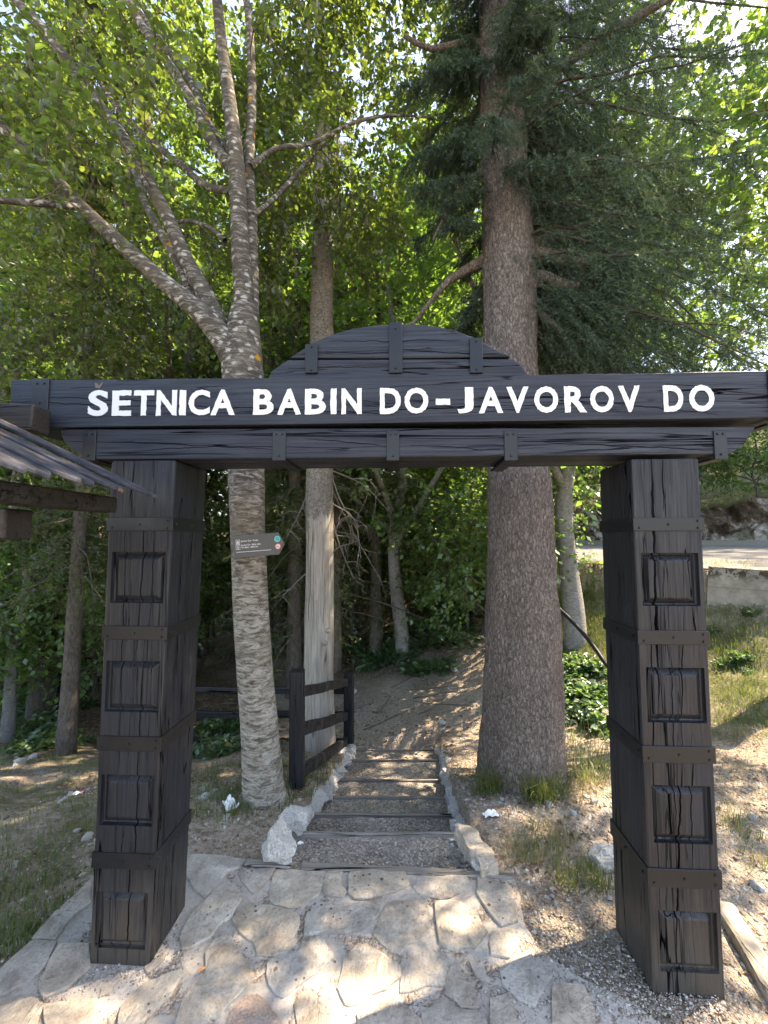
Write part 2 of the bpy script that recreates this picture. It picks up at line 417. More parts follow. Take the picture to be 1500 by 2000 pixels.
def m_bark(name, a, b, hstretch=0.4, sc=26):
    q = NT(name)
    v = q.map(q.obj, (1, 1, hstretch))
    n = q.noise(v, sc, 5, 0.7, 0.6); big = q.noise(q.obj, 3, 4)
    col = q.mix(q.mr(n, 0.3, 0.7), a, b)
    col = q.mix(q.mr(big, 0.5, 0.7, 0, 0.5), col, tuple(k * 0.6 for k in a))
    return q.set(col, 0.9, q.bump(n, 0.8, 0.02), 0.15)
M['dark'] = m_bark('dark_bark', (0.05, 0.042, 0.034), (0.16, 0.135, 0.11))
M['brownbark'] = m_bark('brown_conifer_bark', (0.10, 0.075, 0.055), (0.27, 0.215, 0.165))
M['greybark'] = m_bark('smooth_grey_ringed_bark', (0.11, 0.105, 0.095), (0.33, 0.31, 0.28), 3.0, 22)
M['branch'] = m_bark('branch_bark', (0.085, 0.07, 0.055), (0.20, 0.17, 0.14))
M['leaf'] = leaf_mat('broad_leaf', (0.050, 0.112, 0.030), (0.095, 0.172, 0.050), (0.32, 0.56, 0.075), 0.52)
M['leaf_y'] = leaf_mat('sunny_broad_leaf', (0.036, 0.080, 0.022), (0.072, 0.120, 0.034), (0.33, 0.50, 0.068), 0.54)
M['leaf_r'] = leaf_mat('turning_broad_leaf', (0.027, 0.060, 0.017), (0.075, 0.088, 0.028), (0.32, 0.45, 0.055), 0.50)
M['fern'] = leaf_mat('ground_leaf', (0.035, 0.085, 0.028), (0.075, 0.145, 0.05), (0.22, 0.40, 0.07), 0.4)
M['needle'] = leaf_mat('blue_green_needle', (0.022, 0.048, 0.030), (0.060, 0.098, 0.052), (0.12, 0.19, 0.06), 0.3, 0.04)
M['needle_g'] = leaf_mat('green_needle', (0.030, 0.058, 0.016), (0.075, 0.10, 0.025), (0.22, 0.27, 0.035), 0.38, 0.05)
M['grass'] = leaf_mat('grass_blade', (0.05, 0.10, 0.022), (0.17, 0.17, 0.055), (0.30, 0.38, 0.08), 0.4, 0.04)
M['drygrass'] = leaf_mat('dry_grass_blade', (0.26, 0.20, 0.09), (0.38, 0.33, 0.17), (0.42, 0.36, 0.16), 0.35, 0.03)

# ------------------------------------------------------------------ object helpers
def link(o, parent=None):
    COL.objects.link(o)
    if parent is not None: o.parent = parent
    return o
def tag(o, label=None, cat=None, group=None, kind=None):
    if label: o['label'] = label
    if cat: o['category'] = cat
    if group: o['group'] = group
    if kind: o['kind'] = kind
    return o
def empty(name, loc=(0, 0, 0), rz=0.0):
    o = bpy.data.objects.new(name, None); o.location = loc; o.rotation_euler = (0, 0, rz)
    o.empty_display_size = 0.2
    return link(o)
def meshobj(name, me, mat, parent=None, smooth_=False):
    if mat is not None and not me.materials: me.materials.append(M[mat] if isinstance(mat, str) else mat)
    if smooth_: me.polygons.foreach_set('use_smooth', [True] * len(me.polygons))
    return link(bpy.data.objects.new(name, me), parent)
def pyd(name, vs, fs):
    me = bpy.data.meshes.new(name); me.from_pydata([tuple(v) for v in vs], [], fs); me.update(); return me
def npmesh(name, verts, faces):    # faces: (n,k) int array, all the same size
    me = bpy.data.meshes.new(name)
    k = faces.shape[1]
    me.vertices.add(len(verts)); me.vertices.foreach_set('co', np.ascontiguousarray(verts, dtype=np.float32).ravel())
    me.loops.add(faces.size); me.loops.foreach_set('vertex_index', np.ascontiguousarray(faces, dtype=np.int32).ravel())
    me.polygons.add(len(faces))
    me.polygons.foreach_set('loop_start', np.arange(0, faces.size, k, dtype=np.int32))
    me.update(calc_edges=True); me.validate(); return me
def bevel(o, w, seg=2):
    b = o.modifiers.new('bevel', 'BEVEL'); b.width = w; b.segments = seg; b.limit_method = 'ANGLE'; b.angle_limit = 0.6
    return o
def prism(poly, y0, y1, name='prism'):   # poly in (x,z), counter-clockwise seen from -y
    n = len(poly)
    vs = [(x, y0, z) for x, z in poly] + [(x, y1, z) for x, z in poly]
    fs = [tuple(range(n)), tuple(range(2 * n - 1, n - 1, -1))]
    for i in range(n):
        j = (i + 1) % n
        fs.append((j, i, n + i, n + j))
    return pyd(name, vs, fs)
def fixn(me):
    bm = bmesh.new(); bm.from_mesh(me); bmesh.ops.recalc_face_normals(bm, faces=bm.faces); bm.to_mesh(me); bm.free(); return me
def boxmesh(x0, x1, y0, y1, z0, z1, name='box'):
    return fixn(prism([(x0, z0), (x1, z0), (x1, z1), (x0, z1)], y0, y1, name))
def barmesh(a, b, w, h, name='bar', jit=0.0):
    a, b = Vector(a), Vector(b); d = (b - a).normalized()
    s = d.cross(Vector((0, 0, 1)))
    s = s.normalized() if s.length > 1e-4 else Vector((1, 0, 0))
    t = s.cross(d).normalized()
    vs = []
    k = 7
    for i in range(k):
        c = a.lerp(b, i / (k - 1))
        c = c + (s * random.uniform(-1, 1) + t * random.uniform(-1, 1)) * jit * (0 if i in (0, k - 1) else 1)
        for sx, sz in ((-1, -1), (1, -1), (1, 1), (-1, 1)):
            vs.append(c + s * sx * w / 2 + t * sz * h / 2)
    fs = [(0, 1, 2, 3), tuple(4 * (k - 1) + q for q in (3, 2, 1, 0))]
    for i in range(k - 1):
        for q in range(4):
            r = (q + 1) % 4
            fs.append((4 * i + q, 4 * i + 4 + q, 4 * i + 4 + r, 4 * i + r))
    return fixn(pyd(name, vs, fs))

def tube_arrays(pts, rad, sides=8, lump=0.0, seed=0, closed_tip=True):
    pts = np.asarray(pts, float); rad = np.asarray(rad, float)
    t = np.gradient(pts, axis=0); t /= np.linalg.norm(t, axis=1)[:, None] + 1e-9
    ref = np.array([0.31, 0.95, 0.05]) if abs(t[0, 1]) < 0.8 else np.array([1, 0, 0.1])
    s = np.cross(t, ref); s /= np.linalg.norm(s, axis=1)[:, None] + 1e-9
    b = np.cross(t, s)
    a = np.linspace(0, 2 * np.pi, sides, endpoint=False)
    r = rad[:, None] * np.ones((1, sides))
    if lump:
        arc = np.concatenate([[0], np.cumsum(np.linalg.norm(np.diff(pts, axis=0), axis=1))])
        L = arc[:, None]; A = a[None, :]
        w = np.sin(3 * A + 1.7 * L + seed) * 0.4 + np.sin(5 * A - 3.1 * L + 2 * seed) * 0.3 + np.sin(2 * A + 5.3 * L + 3 * seed) * 0.3 + np.sin(9 * A + 11 * L) * 0.15
        r = r * (1 + lump * w)
    v = pts[:, None, :] + r[..., None] * (np.cos(a)[None, :, None] * s[:, None, :] + np.sin(a)[None, :, None] * b[:, None, :])
    n = len(pts)
    i = np.arange(n - 1)[:, None] * sides; j = np.arange(sides)[None, :]; k = (j + 1) % sides
    f = np.stack([i + j, i + k, i + sides + k, i + sides + j], -1).reshape(-1, 4)
    return v.reshape(-1, 3), f
def spline(pts, n):
    pts = np.asarray(pts, float)
    d = np.concatenate([[0], np.cumsum(np.linalg.norm(np.diff(pts[:, :3], axis=0), axis=1))])
    # Catmull-Rom on arc length
    q = np.linspace(0, d[-1], n)
    m = np.gradient(pts, d, axis=0) if len(pts) > 2 else np.repeat(((pts[-1] - pts[0]) / d[-1])[None], 2, 0)
    i = np.clip(np.searchsorted(d, q) - 1, 0, len(d) - 2)
    h = (d[i + 1] - d[i])[:, None]; t = ((q - d[i]) / (d[i + 1] - d[i]))[:, None]
    return (2 * t**3 - 3 * t**2 + 1) * pts[i] + (t**3 - 2 * t**2 + t) * h * m[i] + (-2 * t**3 + 3 * t**2) * pts[i + 1] + (t**3 - t**2) * h * m[i + 1]
class Acc:
    def __init__(s): s.v, s.f, s.n = [], [], 0
    def add(s, v, f):
        s.v.append(v); s.f.append(f + s.n); s.n += len(v)
    def mesh(s, name): return npmesh(name, np.concatenate(s.v), np.concatenate(s.f))

# ------------------------------------------------------------------ foliage builders
def unit(a): return a / (np.linalg.norm(a, axis=-1, keepdims=True) + 1e-9)
def leaves_at(pos, dirs, size, rng, fold=True, width=0.62, flat=0.7):
    """one leaf per row: pos base, dirs growing direction"""
    n = len(pos)
    d = unit(dirs)
    up = unit(np.stack([rng.normal(0, 1 - flat + .25, n), rng.normal(0, 1 - flat + .25, n), np.ones(n)], 1))
    s = unit(np.cross(d, up)); u = np.cross(s, d)
    L = (size * rng.uniform(0.65, 1.25, n))[:, None]; W = L * width * 0.5
    sag = rng.uniform(0.02, 0.22, n)[:, None] * L
    if fold:
        k = rng.uniform(0.1, 0.5, n)[:, None] * W
        v = np.stack([pos, pos + d * L * .33 + s * W + u * k, pos + d * L * .7 + s * W * .72 + u * k - u * sag * .4, pos + d * L - u * sag,
                      pos + d * L * .7 - s * W * .72 + u * k - u * sag * .4, pos + d * L * .33 - s * W + u * k], 1).reshape(-1, 3)
        b = (np.arange(n) * 6)[:, None]
        f = np.concatenate([b + np.array([0, 1, 2, 3]), b + np.array([0, 3, 4, 5])], 0)
    else:
        v = np.stack([pos, pos + d * L * .45 + s * W, pos + d * L - u * sag, pos + d * L * .45 - s * W], 1).reshape(-1, 3)
        f = (np.arange(n) * 4)[:, None] + np.array([0, 1, 2, 3])
    return v, f
def sprays(org, dirs, length, k, size, rng, fold=True, flat=0.7, droop=0.25):
    """leafy shoots; returns leaf arrays and shoot polylines (n,4,3)"""
    n = len(org)
    d = unit(dirs); Ls = (length * rng.uniform(0.6, 1.3, n))[:, None]
    t = np.linspace(0, 1, 4)
    ax = org[:, None, :] + d[:, None, :] * (Ls * t)[..., None]
    ax[..., 2] -= droop * Ls * (t**2)[None]
    tt = rng.uniform(0.1, 1.0, (n, k))
    p = org[:, None, :] + d[:, None, :] * (Ls * tt)[..., None]
    p[..., 2] -= droop * Ls * tt**2
    side = unit(np.cross(d, np.array([0, 0, 1.0]) + 0.25 * rng.normal(size=(n, 3))))
    sg = np.where(np.arange(k) % 2 == 0, 1, -1)[None, :, None]
    ld = d[:, None, :] * 0.55 + side[:, None, :] * sg * 0.8 + rng.normal(0, 0.35, (n, k, 3))
    ld[..., 2] -= 0.30
    v, f = leaves_at(p.reshape(-1, 3) + rng.normal(0, 0.02, (n * k, 3)), ld.reshape(-1, 3), size, rng, fold, flat=flat)
    return v, f, ax
def inside(ells, n, rng, hollow=0.25):
    out = []
    w = np.array([e[3] * e[4] * e[5] for e in ells], float); w /= w.sum()
    for i, e in enumerate(ells):
        m = max(1, int(round(n * w[i])))
        d = unit(rng.normal(size=(m, 3))); r = (hollow + (1 - hollow) * rng.uniform(0, 1, m)) ** (1 / 2.2)
        out.append(np.array(e[:3]) + d * r[:, None] * np.array(e[3:6]))
    return np.concatenate(out)
def thin(pts, scale, cut, seed):   # clumping: drop points where a 3-D noise is low
    keep = [mnoise.noise(Vector(p * scale) + Vector((seed, seed * 2, 0))) > cut for p in pts]
    return pts[np.array(keep)]
def crown(name, ells, skel, n, k, size, seed, fold=True, length=0.45, cut=-0.12, clump=0.9, per=3, twig_r=0.012, flat=0.7):
    """twigs from the nearest skeleton point to points spread through the crown, shoots with leaves at their ends"""
    rng = np.random.default_rng(seed)
    pts = thin(inside(ells, n, rng), clump, cut, seed)
    skel = np.asarray(skel, float)
    br = Acc()
    orgs, dirs = [], []
    d0 = np.array([np.min(np.linalg.norm(skel - p, axis=1)) for p in pts])
    pts = pts[np.argsort(d0)]
    pool = np.zeros((len(skel) + 3 * len(pts), 3)); pool[:len(skel)] = skel; m = len(skel)
    gen = np.zeros(len(pool)); 
    for p in pts:                       # every twig springs from the nearest wood grown so far
        w = np.linalg.norm(pool[:m] - p, axis=1) + 0.5 * np.clip(pool[:m, 2] - p[2], 0, 9) + 0.05 * gen[:m]
        i = int(np.argmin(w)); s = pool[i]
        L = np.linalg.norm(p - s)
        mid = (s + p) / 2 + rng.normal(0, 0.07 * L + 0.01, 3); mid[2] += 0.08 * L
        c = spline([s, mid, p], 5)
        r0 = twig_r * (0.75 if gen[i] == 0 else 0.42) * min(1.6, 0.6 + 0.5 * L)
        v, f = tube_arrays(c, np.linspace(r0, 0.0028, 5), 4)
        br.add(v, f)
        pool[m:m + 3] = c[2:5]; gen[m:m + 3] = gen[i] + 1; m += 3
        dr = unit(p - mid)
        for q in range(per):
            t = rng.uniform(0.45, 1.0)
            orgs.append(c[int(t * 4)] if q else p)
            dirs.append(dr * 0.7 + rng.normal(0, 0.55, 3) * np.array([1, 1, 0.55]))
    v, f, ax = sprays(np.array(orgs), np.array(dirs), length, k, size, rng, fold, flat)
    sh = Acc()
    a = ax
    for side in range(1):
        pass
    # shoots as thin three-sided tubes, vectorised
    m = len(a); ang = np.array([0, 2.1, 4.2])
    rad = np.array([0.0035, 0.003, 0.002, 0.001])
    off = np.stack([np.cos(ang), np.sin(ang) * 0.7, np.sin(ang)], 1)
    sv = (a[:, :, None, :] + rad[None, :, None, None] * off[None, None]).reshape(-1, 3)
    b = (np.arange(m) * 12)[:, None]
    fl = []
    for i in range(3):
        for j in range(3):
            r_ = (j + 1) % 3
            fl.append(np.array([i * 3 + j, i * 3 + r_, i * 3 + 3 + r_, i * 3 + 3 + j]))
    br.add(sv, (b[:, :, None] + np.array(fl).T[None, :, :]).transpose(0, 2, 1).reshape(-1, 4))
    return npmesh(name + '_leaves', v, f), br.mesh(name + '_twigs')
def needle_boughs(rng, specs, needle=0.03, nw=0.005, twigs=60, per=30, hang=0.8):
    """specs: rows of origin(3), heading angle, length, rise; returns needle triangles and bough tubes"""
    V, br = [], Acc()
    for (ox, oy, oz, ang, L, rise) in specs:
        h = np.array([math.cos(ang), math.sin(ang), 0.0]); o = np.array([ox, oy, oz])
        t = np.linspace(0, 1, 7)[:, None]
        ax = o + h * L * t + np.array([0, 0, 1.0]) * L * (rise * t - 0.70 * t**2 + 0.25 * t**4)
        ax = ax + np.cumsum(rng.normal(0, 0.022 * L, (7, 3)), 0) * (t > 0)
        v, f = tube_arrays(ax, np.linspace(0.006 * L + 0.004, 0.003, 7), 5); br.add(v, f)
        tt = rng.uniform(0.10, 1.0, twigs)
        base = np.stack([np.interp(tt, t[:, 0], ax[:, c]) for c in range(3)], 1)
        sd = np.cross(h, [0, 0, 1.0])
        sg = rng.choice([-1, 1], twigs)[:, None]
        hg = rng.uniform(0.3, 1.0, twigs)[:, None] * hang
        td = unit(h * 0.45 + sd * sg * (1 - hg * .5) + np.array([0, 0, -1.0]) * hg + rng.normal(0, .15, (twigs, 3)))
        tl = L * 0.30 * (1.15 - tt) [:, None] * rng.uniform(0.5, 1.3, (twigs, 1)) + 0.07
        s = rng.uniform(0, 1, (twigs, per, 1))
        p = base[:, None, :] + td[:, None, :] * tl[:, None, :] * s
        p[..., 2] -= (tl[:, None, 0] * 0.35) * (s[..., 0] ** 2)
        p = p.reshape(-1, 3)
        nd_ = unit(np.repeat(td, per, 0) * 0.75 + rng.normal(0, 0.6, (len(p), 3)))
        w = unit(np.cross(nd_, rng.normal(size=(len(p), 3)))) * nw
        Ln = needle * rng.uniform(.7, 1.3, (len(p), 1))
        V.append(np.stack([p - w * .6, p + w * .6, p + nd_ * Ln], 1).reshape(-1, 3))
    V = np.concatenate(V)
    return V, np.arange(len(V)).reshape(-1, 3), br

# ================================================================== SETTING
def build_ground():
    def axis(lo, hi, step, far, grow=1.22):
        c = list(np.arange(lo, hi, step))
        s = step; x = hi
        while x < far: c.append(x); s *= grow; x += s
        c.append(far)
        s = step; x = lo - step; pre = []
        while x > -far: pre.append(x); s *= grow; x -= s
        pre.append(-far)
        return np.array(pre[::-1] + c)
    xs = axis(-5.5, 7.0, 0.06, 160); ys = axis(0.3, 10.5, 0.06, 160)
    X, Y = np.meshgrid(xs, ys)
    Z = H(X, Y)
    # the stepped cutting and the paved terrace are laid over the soil: keep the soil below them
    yy = np.clip(Y, 2.1, 4.9)
    zt = np.interp(yy, [2.1, 2.42, 2.9, 3.3, 3.75, 4.3, 4.8], [-0.03, -0.03, -0.23, -0.355, -0.478, -0.593, -0.735])
    cut = (Y > 2.03) & (Y < 4.86) & (X > CXL(Y) - 0.03) & (X < CXR(Y) + 0.03)
    Z = np.where(cut, np.minimum(Z, np.interp(Y + 0.75, [2.1, 2.42, 2.9, 3.3, 3.75, 4.3, 4.8, 5.6], [-0.03, -0.03, -0.23, -0.355, -0.478, -0.593, -0.735, -0.735]) - 0.10), Z)
    terr = (Y < 2.02) & (X > -1.75) & (X < 1.4)
    Z = np.where(terr, np.minimum(Z, -0.012), Z)
    v = np.stack([X, Y, Z], -1).reshape(-1, 3)
    nx, ny = len(xs), len(ys)
    i = (np.arange(ny - 1)[:, None] * nx + np.arange(nx - 1)[None]).reshape(-1, 1)
    f = i + np.array([0, 1, nx + 1, nx])
    me = npmesh('ground', v, f)
    x, y = X.ravel(), Y.ravel()
    d = road_d(x, y)
    # the trodden path: from the foot of the steps back and to the left
    px = np.interp(y, [4.6, 5.6, 6.8, 8.2, 10, 13, 18], [-0.05, -0.3, -1.2, -2.6, -4.0, -5.6, -8])
    pw = np.interp(y, [4.6, 6, 8, 18], [0.55, 0.9, 0.9, 1.1])
    path = (1 - smooth(pw * .8, pw * 1.4, np.abs(x - px))) * smooth(4.5, 4.9, y)
    path = np.maximum(path, (1 - smooth(0.9, 1.9, np.hypot((x - 0.4) * .8, y - 5.6))) * smooth(4.5, 4.9, y))
    lit_n = vnoise(x, y, 1.7, 6)
    path = path * np.clip(0.35 + 0.9 * vnoise(x, y, 2.3, 12) - smooth(5.8, 7.5, y) * 0.5 * (x > -0.8), 0, 1)
    litter = np.clip(smooth(4.0, 6.5, y) * (1 - path) * smooth(0.25, 0.9, d) + smooth(-0.9, -2.8, x) * smooth(3, 5, y) * .6, 0, 1)
    grass = 0.62 * smooth(-1.15, -1.7, x) * (1 - smooth(4.2, 6, y)) * (0.5 + 0.5 * vnoise(x, y, 2.1, 5))
    grass = np.maximum(grass, (0.36 + 0.5 * vnoise(x, y, 1.9, 33)) * smooth(3.1, 1.6, d) * (d > 0) * smooth(1.6, 2.6, x) * smooth(2.4, 3.4, y))
    grass = np.maximum(grass, 0.75 * (d < -6.4))
    for nm, a in (('path', path), ('grass', grass), ('litter', litter)):
        at = me.attributes.new(nm, 'FLOAT', 'POINT'); at.data.foreach_set('value', a.astype(np.float32))
    o = meshobj('ground', me, 'ground', None, True)
    return tag(o, kind='structure')

STEPS = [(2.42, -0.03), (2.90, -0.23), (3.30, -0.355), (3.75, -0.478), (4.30, -0.593), (4.80, -0.735)]
def CXL(y): return np.interp(y, [2.0, 2.42, 3.0, 4.8], [-0.46, -0.50, -0.46, -0.30])
def CXR(y): return np.interp(y, [2.0, 2.42, 3.0, 4.8], [0.44, 0.44, 0.46, 0.60])
ground = build_ground()

# ---- paved terrace with flagstones
def region(x, y, k): return lambda p: (x + p[0] / k, y + p[1] / k)
RA, RB, RC = region(350, 1650, 3.75), region(700, 1650, 2.5), region(0, 1400, 3.0)
PIX = lambda p: p
flags = [
 (RA, [(60,90),(250,90),(400,110),(480,130),(420,180),(350,200),(300,260),(230,350),(190,390),(130,350),(90,280),(55,240)]),
 (RA, [(260,370),(380,305),(430,345),(440,420),(380,530),(290,600),(230,680),(120,740),(20,780),(10,690),(30,600),(80,530),(160,450)]),
 (RA, [(450,190),(690,185),(640,270),(580,365),(540,360),(480,310),(445,230)]),
 (RA, [(720,190),(1060,200),(1050,290),(1010,370),(900,440),(800,465),(700,440),(655,410),(670,310)]),
 (RA, [(1085,200),(1200,200),(1180,300),(1230,350),(1200,390),(1060,370),(1062,290)]),
 (RA, [(520,440),(620,450),(780,490),(860,520),(880,570),(840,660),(800,760),(700,820),(570,810),(530,730),(460,650),(390,560),(440,480)]),
 (RA, [(1000,440),(1090,450),(1265,510),(1250,640),(1070,650),(920,670),(930,560),(960,490)]),
 (RA, [(650,880),(790,770),(1060,670),(1090,760),(1130,830),(1000,940),(880,1020),(760,1130),(720,1100),(660,1030),(640,960)]),
 (RA, [(190,800),(250,720),(370,660),(400,740),(450,820),(520,920),(550,970),(430,1110),(300,1230),(170,1330),(60,1420),(-60,1420),(30,1150),(110,1030),(190,960)]),
 ('red', [(490,1130),(570,1120),(650,1200),(740,1312),(760,1450),(300,1450),(400,1220)]),
 (RA, [(870,1120),(960,1060),(1040,1180),(1100,1312),(1110,1440),(890,1440),(850,1180)]),
 (RB, [(-45,140),(230,140),(250,200),(170,235),(60,265),(-20,270),(-45,240)]),
 (RB, [(300,165),(520,150),(550,215),(480,245),(400,265),(290,240),(270,210)]),
 (RB, [(580,160),(660,180),(720,220),(770,300),(780,380),(700,410),(640,330),(580,240)]),
 (RB, [(695,180),(720,190),(775,265),(750,272)]),
 (RB, [(170,275),(330,280),(355,380),(350,450),(240,490),(200,530),(120,480),(70,440),(110,350)]),
 (RB, [(375,290),(500,290),(580,350),(630,430),(560,500),(480,510),(400,480),(380,400)]),
 (RB, [(-30,300),(140,280),(95,350),(40,410),(-60,440),(-100,400)]),
 (RB, [(0,490),(80,510),(200,600),(200,650),(130,710),(0,770),(-70,790),(-95,700),(-70,560)]),
 (RB, [(215,610),(320,510),(430,535),(440,600),(435,680),(330,700),(205,725)]),
 (RB, [(455,595),(510,600),(560,700),(580,800),(500,795),(430,735)]),
 (RB, [(540,580),(600,570),(640,680),(575,645)]),
 (RB, [(690,600),(830,530),(880,580),(940,650),(900,700),(860,780),(780,760),(700,690)]),
 (RB, [(650,770),(740,730),(770,870),(760,960),(650,960)]),
 (RB, [(315,830),(415,750),(485,810),(600,835),(625,880),(630,960),(310,960)]),
 (RB, [(0,835),(100,785),(250,805),(290,860),(295,960),(0,960)]),
 (RB, [(960,700),(1100,700),(1150,800),(1150,960),(940,960)]),
 (RB, [(645,430),(755,420),(780,470),(740,560),(650,540)]),
 (RC, [(530,960),(522,1100),(400,1200),(330,1305),(190,1305),(240,1240),(330,1150),(440,1050)]),
 (RC, [(180,1330),(325,1335),(270,1450),(180,1560),(20,1635),(-90,1640),(0,1500)]),
 (RC, [(345,1340),(510,1350),(515,1470),(400,1590),(260,1650),(205,1580),(290,1450)]),
 (RC, [(780,1640),(860,1570),(960,1520),(1050,1500),(1060,1540),(980,1640),(880,1740),(840,1800),(730,1860),(700,1800),(720,1700)]),
 (RC, [(600,1590),(690,1520),(700,1540),(640,1630),(590,1640)]),
 (RC, [(855,1470),(945,1405),(985,1372),(950,1440),(870,1500)]),
 (RC, [(260,1700),(480,1665),(560,1700),(600,1800),(660,1900),(260,1900)]),
 (RC, [(-90,1700),(180,1640),(240,1710),(200,1900),(-90,1900)]),
]
def build_terrace():
    out = [(-260, 2200), (-120, 2010), (0, 1908), (60, 1852), (130, 1772), (175, 1718), (230, 1690), (300, 1674), (372, 1671), (440, 1676), (482, 1692),
           (700, 1699), (1002, 1712), (1016, 1750), (1022, 1800), (1050, 1850), (1120, 1900), (1240, 1960), (1330, 2030), (1300, 2250), (600, 2350)]
    pts = []
    for i, p in enumerate(out):
        q = out[(i + 1) % len(out)]
        for t in np.linspace(0, 1, 5)[:-1]:
            w = PZ(p[0] + (q[0] - p[0]) * t, p[1] + (q[1] - p[1]) * t, 0)
            j = 0.012 if i < 11 else 0.003
            pts.append((w.x + random.uniform(-j, j), w.y + random.uniform(-j, j)))
    n = len(pts)
    bm = bmesh.new()
    top = [bm.verts.new((x, y, 0)) for x, y in pts]
    bot = [bm.verts.new((x * 1.01, y, -0.25)) for x, y in pts]
    f = bm.faces.new(top)
    for i in range(n):
        bm.faces.new((top[i], top[(i + 1) % n], bot[(i + 1) % n], bot[i]))
    bmesh.ops.triangulate(bm, faces=[f])
    bmesh.ops.recalc_face_normals(bm, faces=bm.faces)
    me = bpy.data.meshes.new('terrace'); bm.to_mesh(me); bm.free()
    o = tag(meshobj('terrace', me, 'mortar'), kind='structure')
    for reg, poly in flags:
        mat = 'flag'
        if reg == 'red': reg, mat = RA, 'flagred'
        w = [PZ(*reg(p), 0) for p in poly]
        c = sum(w, Vector()) / len(w)
        ring = []
        for i, a in enumerate(w):
            b = w[(i + 1) % len(w)]
            m = max(2, int((b - a).length / 0.035))
            for t in range(m):
                p = a.lerp(b, t / m)
                e = (mnoise.noise(p * 14) * 0.007 + mnoise.noise(p * 45) * 0.004)
                ring.append(p + (p - c).normalized() * (e * 1.9 + 0.004))
        tilt = Vector((random.uniform(-1, 1), random.uniform(-1, 1), 0)) * 0.012
        hz = random.uniform(0.005, 0.014)
        bm = bmesh.new()
        def lvl(k, z): 
            return [bm.verts.new((c.x * 0 + (p.x - c.x) * k, (p.y - c.y) * k, z + (p - c).dot(tilt) * (z > 0))) for p in ring]
        l0 = lvl(1.0, -0.03); l1 = lvl(1.0, hz - 0.003); l2 = lvl(0.982, hz); l3 = lvl(0.6, hz + 0.002)
        m = len(ring)
        for a, b in ((l0, l1), (l1, l2), (l2, l3)):
            for i in range(m): bm.faces.new((a[i], a[(i + 1) % m], b[(i + 1) % m], b[i]))
        cv = bm.verts.new((0, 0, hz + 0.002))
        for i in range(m): bm.faces.new((l3[i], l3[(i + 1) % m], cv))
        bmesh.ops.recalc_face_normals(bm, faces=bm.faces)
        me = bpy.data.meshes.new('flagstone'); bm.to_mesh(me); bm.free()
        s = meshobj('flagstone', me, mat, o)
        s.location = (c.x, c.y, 0)
    return o
terrace = build_terrace()

# ---- road, kerb wall, rock cutting
def EP(s, d): return EA + ED * s + EN * d
def build_road():
    ss = np.linspace(-14, 40, 55); ds = np.linspace(-0.05, -5.6, 8)
    bend = lambda s: -0.010 * max(0, s - 8) ** 2
    vs = [(*EP(s, d + bend(s)), 1.225 + min(-d, 6) * 0.045 + 0.012) for s in ss for d in ds]
    n = len(ds)
    fs = [(i * n + j, i * n + j + 1, i * n + n + j + 1, i * n + n + j) for i in range(len(ss) - 1) for j in range(n - 1)]
    q = NT('sunlit_asphalt')
    a = q.noise(q.obj, 1.3, 6, 0.6); g = q.vor(q.obj, 60)
    m = q.set(q.mix(a, (0.13, 0.125, 0.12), (0.23, 0.22, 0.205)), 0.9, q.bump(g, 0.4, 0.006), 0.2)
    tag(meshobj('road', fixn(pyd('road', vs, fs)), m), kind='structure')
    # far kerb
    vs = []
    for s in ss:
        for d, z in ((-5.55, 0), (-5.55, .12), (-5.9, .12), (-5.9, 0)):
            vs.append((*EP(s, d + bend(s)), 1.225 + 0.25 + z))
    fs = [(i * 4 + j, i * 4 + (j + 1) % 4, i * 4 + 4 + (j + 1) % 4, i * 4 + 4 + j) for i in range(len(ss) - 1) for j in range(4)]
    tag(meshobj('kerb', fixn(pyd('kerb', vs, fs)), plain('kerb_concrete', (0.30, 0.29, 0.27), 0.9)), kind='structure')
build_road()
def rough_wall(name, s0, s1, d, z0f, z1f, thick, amp, mat, res=0.12, scale=2.2):
    ns = int((s1 - s0) / res) + 1; nz = 12
    vs, fs = [], []
    for i in range(ns):
        s = s0 + (s1 - s0) * i / (ns - 1)
        for j in range(nz + 4):
            t = min(j / nz, 1)
            b = max(0, j - nz) / 3
            p = EP(s, d - b * thick - t * 0.15)
            z = z0f(s) + (z1f(s) - z0f(s)) * t
            n_ = mnoise.fractal(Vector((p[0] * scale, p[1] * scale, z * scale)), 0.9, 2.0, 4) * amp
            e = EN * n_ * (0.4 if b else 1)
            vs.append((p[0] + e[0], p[1] + e[1], z + n_ * 0.5 * t))
    k = nz + 4
    for i in range(ns - 1):
        for j in range(k - 1):
            fs.append((i * k + j, i * k + k + j, i * k + k + j + 1, i * k + j + 1))
    return meshobj(name, fixn(pyd(name, vs, fs)), mat)
def m_cliff():
    q = NT('cut_rock')
    n = q.noise(q.obj, 1.6, 7, 0.7, 0.6); f = q.noise(q.obj, 9, 6, 0.7)
    col = q.ramp(n, [(0.36, (0.055, 0.04, 0.03)), (0.47, (0.15, 0.115, 0.09)), (0.53, (0.42, 0.39, 0.35)), (0.7, (0.58, 0.56, 0.52))])
    col = q.mix(q.mr(f, 0.5, 0.62, 0, 0.75, True), col, (0.07, 0.05, 0.038))
    return q.set(col, 0.92, q.bump(q.ma('ADD', n, f), 1.0, 0.08), 0.1)
w = rough_wall('rock_cutting', -10, 24, -6.05, lambda s: 1.35, lambda s: 2.42 + 0.15 * math.sin(s * 1.3), 1.2, 0.28, m_cliff())
tag(w, 'low dark and white rock cutting along the far side of the road', 'rock wall')
